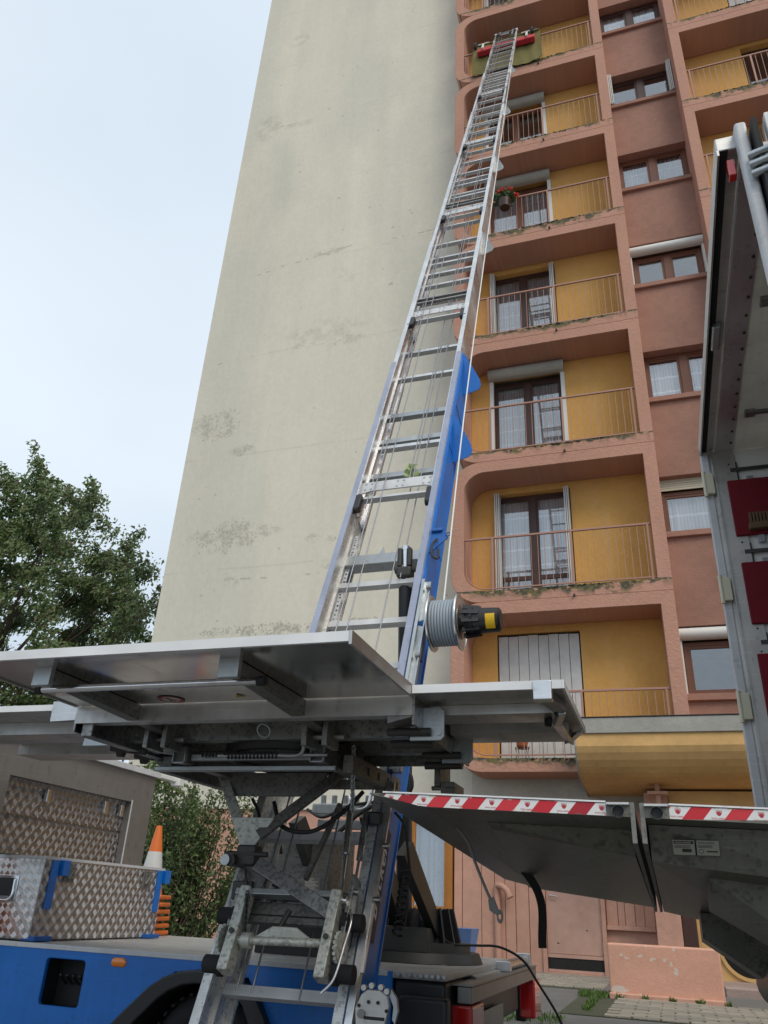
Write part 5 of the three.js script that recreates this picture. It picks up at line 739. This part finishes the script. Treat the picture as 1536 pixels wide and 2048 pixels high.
// ------------------------------------------------------------------ removal lorry with open rear and tail lift
const tk = thing('removal_lorry', 'white removal lorry with open box body, red padded wall boards and raised tail lift', 'lorry', [2, 0, -3.67]);
const kp = (n, g, m) => part(tk, n, g, m);
{
  const FY = 1.30, RY = 3.90, X0 = 0.50, X1 = 6.6, ZN = -2.44, ZR = -4.90;
  kp('far_wall', BB(X0 + 0.1, X1, FY, RY - 0.05, ZR + 0.03, ZR), M.truckWhite);
  kp('near_wall', BB(X0 + 0.1, X1, FY, RY - 0.05, ZN, ZN - 0.03), M.truckWhite);
  kp('front_wall', BB(X1, X1 + 0.04, FY, RY, ZN, ZR), M.truckWhite);
  kp('ceiling', BB(X0 + 0.19, X1, RY - 0.049, RY - 0.035, ZN - 0.03, ZR + 0.03), M.roofSheet);  // translucency added so sky light brightens the box inside; no opaque roof above
  kp('box_floor', BB(X0, X1, FY - 0.06, FY, ZN, ZR), std([0.16, 0.10, 0.06], 0.7, { map: scuff }));
  // rear portal: far post, header, near post, each a stepped profile
  kp('rear_post', [RBB(X0 - 0.012, X0 + 0.035, 1.2, RY - 0.01, ZR + 0.045, ZR - 0.02, 0.006)], M.aluPaint);
  kp('rear_post', [BB(X0 + 0.036, X0 + 0.05, 1.2, RY - 0.04, ZR + 0.034, ZR + 0.012), BB(X0 + 0.050, X0 + 0.19, 1.2, RY - 0.05, ZR + 0.044, ZR + 0.031), BB(X0 + 0.052, X0 + 0.062, 1.2, RY - 0.05, ZR + 0.060, ZR + 0.0445)], M.aluDull);
  kp('rear_header', [RBB(X0 - 0.012, X0 + 0.075, RY - 0.045, RY + 0.03, ZN, ZR, 0.006), BB(X0 - 0.012, X0 - 0.004, RY - 0.07, RY - 0.04, ZN, ZR)], M.aluDull);
  kp('rear_header', [BB(X0 + 0.076, X0 + 0.19, RY - 0.058, RY - 0.036, ZN - 0.03, ZR + 0.045), BB(X0 + 0.078, X0 + 0.086, RY - 0.075, RY - 0.0585, ZN - 0.03, ZR + 0.045)], M.alu);
  { const rv = []; for (let z = ZR + 0.15; z < ZN - 0.1; z += 0.14) rv.push(uvm(new THREE.SphereGeometry(0.009, 8, 6).translate(X0 + 0.172, RY - 0.06, z))); for (let y = 1.5; y < RY - 0.1; y += 0.14) rv.push(uvm(new THREE.SphereGeometry(0.006, 8, 6).translate(X0 + 0.15, y, ZR + 0.045))); kp('rivet', rv, M.grease).userData.kind = 'stuff'; }
  kp('door_seal', [BB(X0 - 0.004, X0 + 0.03, RY - 0.05, RY - 0.046, ZN, ZR)], M.rubber);
  for (const y of [3.60, 2.87, 2.16]) kp('hinge', [RBB(X0 - 0.02, X0 + 0.045, y - 0.075, y + 0.075, ZR + 0.075, ZR + 0.046, 0.006), rod(V(X0 - 0.012, y - 0.09, ZR + 0.066), V(X0 - 0.012, y + 0.09, ZR + 0.066), 0.013)], M.beigePVC);
  kp('door_hook', [RBB(X0 + 0.01, X0 + 0.055, RY - 0.085, RY - 0.046, -3.52, -3.72, 0.01)], M.galv);
  // near post with the folded back door, its rubber seals and hinge knuckles
  kp('near_post', [RBB(X0 + 0.06, X0 + 0.105, 1.2, RY + 0.04, ZN + 0.05, ZN - 0.01, 0.012)], M.aluPaint);
  kp('rear_door', [RBB(X0 + 0.16, X0 + 0.205, 1.3, RY, ZN + 0.10, ZN + 0.06, 0.004), RBB(X0 + 0.20, X1 - 3.6, 1.3, RY, ZN + 0.10, ZN + 0.065, 0.004)], M.truckWhite);
  kp('door_seal', [BB(X0 + 0.115, X0 + 0.135, 1.3, RY, ZN + 0.09, ZN), BB(X0 + 0.20, X0 + 0.225, 1.3, RY + 0.02, ZN + 0.13, ZN + 0.101)], M.rubber);
  for (const y of [3.66, 2.8]) for (let k = 0; k < 3; k++) kp('door_hinge', [rod(V(X0 + 0.08, y - 0.05 + k * 0.05, ZN + 0.07), V(X0 + 0.19, y - 0.06 + k * 0.05, ZN + 0.11), 0.016, 10)], M.galv);
  kp('marker_lamp', [RBB(X0 + 0.02, X0 + 0.05, RY - 0.17, RY - 0.08, ZN - 0.02, ZN - 0.06, 0.005)], M.redLamp);
  // lashing rails and red padded boards on the far wall
  const wz = ZR + 0.031;
  for (const y of [3.695, 3.115, 2.535, 1.95]) { kp('lashing_rail', [BB(0.655, 5.5, y - 0.012, y + 0.012, wz + 0.02, wz + 0.012), ...[0.68, 1.9, 3.1, 4.3].map((x) => RBB(x - 0.02, x + 0.02, y - 0.07, y + 0.06, wz + 0.012, wz, 0.003))], M.grease); }
  for (const y of [3.22, 2.645, 2.07, 1.5]) for (let x = 0.622; x < 5; x += 1.25) { kp('padded_board', RBB(x, x + 1.2, y, y + 0.395, wz + 0.03, wz + 0.008, 0.008), M.maroon); kp('board_clip', [RBB(x + 0.12, x + 0.16, y - 0.05, y + 0.01, wz + 0.02, wz, 0.002), RBB(x + 0.12, x + 0.16, y + 0.385, y + 0.42, wz + 0.02, wz, 0.002)], M.galv); }
  for (const z of [-4.42, -3.4]) kp('ceiling_rail', [BB(0.76, 5.5, RY - 0.07, RY - 0.05, z - 0.012, z + 0.012), RBB(0.73, 0.79, RY - 0.075, RY - 0.05, z - 0.03, z + 0.03, 0.003)], M.galvDark);
  // chassis, wheels, cab
  kp('chassis', [BB(0.75, 8.2, 0.85, 1.2, -3.2, -3.35), BB(0.75, 8.2, 0.85, 1.2, -4.0, -4.15), BB(0.7, 6.5, 1.2, 1.238, -2.6, -4.75)], M.dark);
  for (const z of [-2.68, -4.66]) for (const x of [2.2, 7.2]) { const w = sub(tk, 'wheel'); mesh('tyre', uvm(new THREE.TorusGeometry(0.33, 0.14, 14, 36).translate(x, 0.47, z)), M.rubber, w); mesh('rim', [orient(uvm(new THREE.CylinderGeometry(0.25, 0.25, 0.1, 28)), V(x, 0.47, z - 0.05), V(x, 0.47, z + 0.05))], M.galvDark, w); }
  kp('cab', [hull([[6.8, 0.7, ZN - 0.05], [8.6, 0.7, ZN - 0.05], [8.6, 1.9, ZN - 0.05], [8.3, 3.0, ZN - 0.1], [6.8, 3.0, ZN - 0.1], [6.8, 0.7, ZR + 0.05], [8.6, 0.7, ZR + 0.05], [8.6, 1.9, ZR + 0.05], [8.3, 3.0, ZR + 0.1], [6.8, 3.0, ZR + 0.1]])], M.truckWhite);
}
{ // tail lift: hinged platform in two leaves with a wedge body, warning tape along the edges
  const tape = (len, seed) => {
    const cv = document.createElement('canvas'); cv.width = 1024; cv.height = Math.round(1024 * 0.037 / len); const H2 = cv.height, c = cv.getContext('2d'), px = 1024 / len; c.fillStyle = '#dcdcda'; c.fillRect(0, 0, 1024, H2); const r = rng(seed), p = 0.108 * px, sl = 0.03 * px;
    for (let x = -p + 0.03 * px; x < 1024 + p; x += p) { c.fillStyle = ['#c9303a', '#c1222e', '#a51f2c'][(r() * 3) | 0]; c.beginPath(); c.moveTo(x, H2); c.lineTo(x + 0.055 * px, H2); c.lineTo(x + 0.055 * px + sl, 0); c.lineTo(x + sl, 0); c.fill(); c.fillStyle = '#a8323c'; const ex = x + 0.083 * px + sl * 0.6, ey = H2 * 0.42; c.beginPath(); c.arc(ex, ey, H2 * 0.16, 0, 7); c.fill(); for (let k = 0; k < 5; k++) c.fillRect(ex - H2 * 0.2 + k * H2 * 0.09, ey - H2 * 0.26, H2 * 0.05, H2 * 0.25); c.font = `bold ${Math.round(H2 * 0.17)}px sans-serif`; c.textAlign = 'center'; c.fillText('DHOLLANDIA', ex - H2 * 0.05, H2 * 0.83); }
    for (let k = 0; k < 26; k++) { c.fillStyle = ['rgba(190,180,160,0.8)', 'rgba(120,110,95,0.6)', 'rgba(225,222,215,0.9)'][k % 3]; const x = r() * 1024, y = r() > 0.5 ? 0 : H2 * (0.8 + 0.2 * r()); c.fillRect(x, y, 4 + r() * 22, 1 + r() * H2 * 0.16); }
    const t = new THREE.CanvasTexture(cv); t.colorSpace = THREE.SRGBColorSpace; return std([1, 1, 1], 0.5, { map: t });
  };
  const yT = (x) => 1.352 - 0.034 * (x + 0.1); // top surface, tip slightly raised
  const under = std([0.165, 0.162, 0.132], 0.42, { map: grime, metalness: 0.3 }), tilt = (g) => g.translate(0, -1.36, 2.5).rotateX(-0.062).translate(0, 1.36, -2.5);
  const zN = -2.50, zR = -4.88;
  const leaf = (x0, x1, t0, t1, m) => hull([[x0, yT(x0), zN], [x1, yT(x1), zN], [x0, yT(x0) - t0, zN], [x1, yT(x1) - t1, zN], [x0, yT(x0), zR], [x1, yT(x1), zR], [x0, yT(x0) - t0, zR], [x1, yT(x1) - t1, zR]]);
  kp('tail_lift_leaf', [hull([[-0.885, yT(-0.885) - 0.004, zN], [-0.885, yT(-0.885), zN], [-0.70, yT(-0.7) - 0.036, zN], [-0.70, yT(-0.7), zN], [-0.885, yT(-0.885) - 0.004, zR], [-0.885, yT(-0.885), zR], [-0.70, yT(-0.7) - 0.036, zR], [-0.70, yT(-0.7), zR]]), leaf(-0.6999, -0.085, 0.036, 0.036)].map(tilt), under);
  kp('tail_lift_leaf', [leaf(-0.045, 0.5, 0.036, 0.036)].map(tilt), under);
  // wedge body under the leaves, set back from the near edge
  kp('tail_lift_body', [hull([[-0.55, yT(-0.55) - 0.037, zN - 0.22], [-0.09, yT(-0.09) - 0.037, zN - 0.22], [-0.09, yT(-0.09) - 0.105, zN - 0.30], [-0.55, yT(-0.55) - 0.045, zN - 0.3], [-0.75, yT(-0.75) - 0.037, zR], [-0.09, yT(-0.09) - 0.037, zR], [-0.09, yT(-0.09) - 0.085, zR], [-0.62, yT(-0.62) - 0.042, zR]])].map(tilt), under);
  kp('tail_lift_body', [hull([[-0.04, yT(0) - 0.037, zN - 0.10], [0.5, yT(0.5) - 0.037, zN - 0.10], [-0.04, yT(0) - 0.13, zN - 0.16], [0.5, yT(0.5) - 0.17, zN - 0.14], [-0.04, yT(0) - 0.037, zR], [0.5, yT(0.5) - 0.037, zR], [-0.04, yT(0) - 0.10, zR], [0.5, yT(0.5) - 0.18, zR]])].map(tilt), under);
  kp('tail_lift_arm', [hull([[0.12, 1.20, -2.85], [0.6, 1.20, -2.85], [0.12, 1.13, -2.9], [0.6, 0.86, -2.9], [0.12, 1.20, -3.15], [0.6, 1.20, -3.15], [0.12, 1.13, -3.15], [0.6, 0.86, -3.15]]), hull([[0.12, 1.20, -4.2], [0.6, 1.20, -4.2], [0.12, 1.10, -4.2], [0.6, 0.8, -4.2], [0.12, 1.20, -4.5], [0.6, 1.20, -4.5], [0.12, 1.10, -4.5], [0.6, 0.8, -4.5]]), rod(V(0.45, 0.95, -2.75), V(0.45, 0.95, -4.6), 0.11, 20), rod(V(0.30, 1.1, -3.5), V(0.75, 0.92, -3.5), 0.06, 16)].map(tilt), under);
  kp('hinge_strip', [BB(-0.0848, -0.072, 1.245, yT(-0.08) + 0.004, zN + 0.003, zR), BB(-0.058, -0.0452, 1.245, yT(-0.05) + 0.004, zN + 0.003, zR)].map(tilt), M.steelDirty);
  // open ends of the edge profile at the hinge
  const cprof = (x, flipx) => { const s = new THREE.Shape(); s.absarc(0, 0, 0.022, 0, 6.2832, false); const h = new THREE.Path(); h.absarc(0, 0, 0.017, 0, 6.2832, true); s.holes.push(h); return uvm(new THREE.ExtrudeGeometry(s, { depth: 0.02, bevelEnabled: false, curveSegments: 14 }).translate(x, yT(x) - 0.022, zN + 0.001)); };
  kp('edge_profile_end', [cprof(-0.118), BB(-0.15, -0.086, yT(-0.1) - 0.004, yT(-0.1) + 0.002, zN + 0.02, zN + 0.001)], M.aluPaint); kp('edge_profile_end', [cprof(-0.012), BB(-0.045, 0.02, yT(0) - 0.004, yT(0) + 0.002, zN + 0.02, zN + 0.001)], M.aluPaint);
  kp('profile_hollow', [orient(uvm(new THREE.CylinderGeometry(0.0168, 0.0168, 0.004, 18)), V(-0.118, yT(-0.118) - 0.022, zN + 0.001), V(-0.118, yT(-0.118) - 0.022, zN + 0.006)), orient(uvm(new THREE.CylinderGeometry(0.0168, 0.0168, 0.004, 18)), V(-0.012, yT(-0.012) - 0.022, zN + 0.001), V(-0.012, yT(-0.012) - 0.022, zN + 0.006))], M.dark);
  const strip = (x0, x1, mat, nm, taper) => { const g = new THREE.BufferGeometry(); const a = yT(x0), b = yT(x1), t0 = taper ? 0.010 : 0.035, t1 = 0.035, n = 12, pos = [], uv = []; for (let i = 0; i < n; i++) { const q = (k) => { const u = k / n, x = x0 + (x1 - x0) * u, y = a + (b - a) * u, t = Math.min(t1, t0 + (x - x0) * 0.2); return [x, y, t]; }; const [xa, ya, ta] = q(i), [xb, yb, tb] = q(i + 1); pos.push(xa, ya - ta, 0, xb, yb - tb, 0, xb, yb - 0.001, 0, xa, ya - ta, 0, xb, yb - 0.001, 0, xa, ya - 0.001, 0); uv.push(i / n, 1 - ta / 0.037, (i + 1) / n, 1 - tb / 0.037, (i + 1) / n, 1, i / n, 1 - ta / 0.037, (i + 1) / n, 1, i / n, 1); } g.setAttribute('position', new THREE.Float32BufferAttribute(pos, 3)); g.setAttribute('uv', new THREE.Float32BufferAttribute(uv, 2)); g.computeVertexNormals(); g.translate(0, 0, zN + 0.003); return kp(nm, g, mat); };
  strip(-0.835, -0.152, tape(0.683, 5), 'warning_tape', true); strip(0.022, 0.50, tape(0.478, 8), 'warning_tape', false);
  kp('edge_cap', [hull([[-0.84, yT(-0.84) + 0.001, zN + 0.006], [-0.152, yT(-0.152) + 0.001, zN + 0.006], [-0.84, yT(-0.84) + 0.006, zN + 0.004], [-0.152, yT(-0.152) + 0.006, zN + 0.004], [-0.84, yT(-0.84) + 0.006, zN - 0.05], [-0.152, yT(-0.152) + 0.006, zN - 0.05]]), hull([[0.022, yT(0.022) + 0.001, zN + 0.006], [0.5, yT(0.5) + 0.001, zN + 0.006], [0.022, yT(0.022) + 0.006, zN + 0.004], [0.5, yT(0.5) + 0.006, zN + 0.004], [0.022, yT(0.022) + 0.006, zN - 0.05], [0.5, yT(0.5) + 0.006, zN - 0.05]])], M.aluPaint);
  { // two small maker's plates
    const cv = document.createElement('canvas'); cv.width = 256; cv.height = 96; const c = cv.getContext('2d'); c.fillStyle = '#8f8d80'; c.fillRect(0, 0, 122, 96); c.fillRect(132, 0, 124, 96); c.fillStyle = '#24241f'; c.fillRect(6, 6, 110, 18); c.font = 'bold 14px sans-serif'; c.fillText('DHOLLANDIA', 140, 20); c.fillStyle = '#a9a798'; c.fillText('DHOLLANDIA', 12, 20); c.fillStyle = '#2b2b26'; c.fillRect(50, 56, 52, 22); for (let k = 0; k < 3; k++) { c.fillRect(8, 34 + k * 7, 90, 3); c.fillRect(140, 30 + k * 7, 80, 3); } c.strokeStyle = '#2b2b26'; c.lineWidth = 3; c.beginPath(); c.arc(156, 70, 13, 0, 7); c.stroke(); c.fillRect(186, 66, 60, 9); const t = new THREE.CanvasTexture(cv); t.colorSpace = THREE.SRGBColorSpace;
    const g = new THREE.PlaneGeometry(0.125, 0.045).toNonIndexed(); g.rotateX(-0.32 + 0.9); g.translate(0.085, yT(0.08) - 0.10, zN - 0.100); kp('rating_plate', g, std([1, 1, 1], 0.6, { map: t })); }
  tag(mesh('pull_cord', [tubeAlong([V(-0.725, 1.335, -2.8), V(-0.69, 1.315, -2.88), V(-0.655, 1.27, -2.9), V(-0.628, 1.205, -2.9), V(-0.59, 1.12, -2.9), V(-0.572, 1.085, -2.9)], 0.005, 40, 8), plate([[-0.582, 1.09], [-0.566, 1.098], [-0.552, 1.065], [-0.545, 1.05], [-0.556, 1.048], [-0.578, 1.06]], 0.004).translate(0, 0, -2.902), uvm(new THREE.TorusGeometry(0.010, 0.004, 6, 16).scale(0.8, 1.5, 1).translate(-0.545, 1.042, -2.9))], std([0.16, 0.155, 0.14], 0.7)), 'thin grey cord with flat end tag hanging from the tail lift', 'cord');
  { const n = 16, pos = []; const pt = (t) => V(-0.655 + 0.088 * (1 - Math.max(0, 1 - t) ** 3) + 0.01 * Math.sin(t * 5), 1.245 - 0.325 * t, -4.1); const g = []; for (let i = 0; i < n; i++) g.push(bar(pt(i / n), pt((i + 1.05) / n), 0.038, 0.004, V(0, 0, 1))); tag(mesh('hanging_strap', g, std([0.018, 0.017, 0.015], 0.85)), 'wide black webbing strap hanging from the tail lift underside', 'strap'); }
}
tag(mesh('hand_broom', [RBB(0.70, 0.98, 3.245, 3.29, -4.80, -4.855, 0.006), ...Array.from({ length: 14 }, (_, i) => BB(0.71 + i * 0.019, 0.722 + i * 0.019, 3.29, 3.36, -4.81, -4.85))], std([0.13, 0.085, 0.045], 0.9)), 'brown hand broom hung on the red padded board', 'broom');

// ------------------------------------------------------------------ trees and shrubs
function foliage(name, n, place, geo, mats, seed) { // returns InstancedMeshes, one per tone
  const r = rng(seed), o = new THREE.Object3D(), out = mats.map((m, k) => { const c = Math.floor(n / mats.length), im = new THREE.InstancedMesh(geo, m, c); for (let i = 0; i < c; i++) { const [p, e, s] = place(r, k); o.position.copy(p); o.rotation.set(e[0], e[1], e[2]); o.scale.set(s, s, s); o.updateMatrix(); im.setMatrixAt(i, o.matrix); } im.name = name; im.userData.kind = 'stuff'; im.castShadow = im.receiveShadow = true; return im; }); return out;
}
function limb(a, b, r0, r1, sag, rr, n = 8) { const pts = []; for (let i = 0; i <= n; i++) { const t = i / n; pts.push(a.clone().lerp(b, t).add(V((rr() - 0.5) * 0.25 * t, sag * Math.sin(t * 3.14), (rr() - 0.5) * 0.25 * t))); } const g = new THREE.TubeGeometry(new THREE.CatmullRomCurve3(pts), n * 2, 1, 7); const p = g.attributes.position, c = new THREE.CatmullRomCurve3(pts); for (let i = 0; i < p.count; i++) { const ring = Math.floor(i / 8), t = ring / (n * 2), q = c.getPointAt(Math.min(1, t)), rad = r0 + (r1 - r0) * t; p.setXYZ(i, q.x + (p.getX(i) - q.x) * rad, q.y + (p.getY(i) - q.y) * rad, q.z + (p.getZ(i) - q.z) * rad); } return uvm(g); }
function makeTree(label, base, centre, rad, nClump, nLeaf, seed, group) {
  const t = thing('cherry_tree', label, 'tree', base, group), r = rng(seed), B0 = V(...base), Cc = V(...centre), fork = V(B0.x + 0.1, centre[1] - rad[1] * 0.75, B0.z);
  const bark = [limb(B0.clone().add(V(0, -0.2, 0)), fork, 0.26, 0.2, 0, r)], tips = [];
  for (let i = 0; i < nClump; i++) { const u = r() * 2 - 1, a = r() * 6.283, k = Math.cbrt(0.25 + 0.75 * r()), s = Math.sqrt(1 - u * u); const lump = 0.82 + 0.3 * fbm(Math.cos(a) * 1.6 + 5, u * 2 + 5, seed, 2); tips.push(V(Cc.x + rad[0] * k * s * Math.cos(a) * lump, Cc.y + rad[1] * k * u * lump, Cc.z + rad[2] * k * s * Math.sin(a) * lump)); }
  tips.forEach((p, i) => { if (i % 9 === 0) bark.push(limb(fork.clone().lerp(Cc, r() * 0.7), p, 0.07, 0.012, 0.2, r, 6)); });
  part(t, 'trunk', bark, M.bark);
  const twig = tips.map(() => [V(r() - 0.5, r() * 0.9 - 0.1, r() - 0.5).normalize(), 0.5 + r() * 0.8]);
  const geo = leafGeo(0.062, 0.14, 0.35), mats = [leafMat([0.125, 0.195, 0.050], 0.45), leafMat([0.175, 0.255, 0.075], 0.45), leafMat([0.095, 0.145, 0.042], 0.45), leafMat([0.185, 0.130, 0.070], 0.45)];
  const w = [0.36, 0.3, 0.26, 0.08];
  mats.forEach((m, k) => { foliage('crown', nLeaf * w[k], (rr) => { const i = (rr() * tips.length) | 0, [d, l] = twig[i], s = rr(); const q = tips[i].clone().addScaledVector(d, (s - 0.35) * l * 1.5).add(V(rr() + rr() - 1, (rr() + rr() - 1) * 0.7, rr() + rr() - 1).multiplyScalar(0.42 * (1.15 - s * 0.7))); return [q, [2.3 + (rr() - 0.5) * 1.5, rr() * 6.3, (rr() - 0.5) * 0.9], 0.7 + rr() * 0.7]; }, geo, [m], seed + k + 1).forEach((im) => { im.position.set(...t.userData_off); t.add(im); }); });
  return t;
}
makeTree('leafy cherry tree with drooping green leaves beyond the corner of the blank wall', [-17.2, 0, -15.8], [-17.0, 6.2, -15.8], [5.9, 5.5, 3.6], 520, 150000, 41);
{ // shrub between trailer and building
  const t = thing('shrub', 'dense small leaved green shrub growing against the building wall', 'shrub', [-6.25, GY, -10.2]), r = rng(61);
  const stems = []; for (let i = 0; i < 64; i++) { const a = r() * 6.283, x = -6.45 + Math.cos(a) * 0.4, z = -10.2 + Math.sin(a) * 0.3, dx = r() < 0.35 ? 0.4 + r() * 0.95 : (r() - 0.5) * 0.8, h = 0.9 + r() * (1.75 - 0.35 * dx); stems.push([V(x, GY - 0.05, z), V(x + dx, GY + h, z + (r() - 0.5) * 0.9)]); }
  part(t, 'stem', stems.map(([a, b]) => limb(a, b, 0.014, 0.004, 0.05, r, 5)), M.bark);
  const mats = [leafMat([0.100, 0.165, 0.042], 0.45), leafMat([0.150, 0.225, 0.060], 0.45), leafMat([0.070, 0.115, 0.034], 0.45)];
  mats.forEach((m, k) => foliage('foliage', 6800, (rr) => { const [a, b] = stems[(rr() * stems.length) | 0], s = Math.pow(rr(), 0.75), sp = 0.13 * (1.3 - 0.75 * s); const q = a.clone().lerp(b, 0.05 + s * 0.97).add(V((rr() + rr() - 1) * sp * 1.6, (rr() - 0.5) * 0.12, (rr() + rr() - 1) * sp * 1.6)); return [q, [rr() * 6.3, rr() * 6.3, rr() * 6.3], 0.6 + rr() * 0.8]; }, leafGeo(0.036, 0.058, 0.3), [m], 90 + k).forEach((im) => { im.position.set(...t.userData_off); t.add(im); }));
}
{ // bright plane leaves peeping over the tool box lid
  const t = thing('young_maple', 'young tree with broad light green leaves behind the tool box lid', 'tree', [-7.9, GY, -10.8]), r = rng(71), gs = [];
  for (let i = 0; i < 60; i++) { const c = V(-7.55 + (r() - 0.5) * 0.9, 2.5 + r() * 0.75, -10.8 + (r() - 0.5) * 0.7); for (let k = 0; k < 3; k++) gs.push(leafGeo(0.11, 0.16).rotateZ((k - 1) * 0.8).rotateX(1.2 + r() * 0.8).rotateY(r() * 6.3).translate(c.x, c.y, c.z)); }
  part(t, 'stem', [limb(V(-7.8, GY - 0.1, -10.8), V(-7.55, 3.0, -10.8), 0.03, 0.01, 0, r, 5)], M.bark); part(t, 'foliage', gs, leafMat([0.17, 0.29, 0.03])).userData.kind = 'stuff';
}
renderer.render(scene, camera);
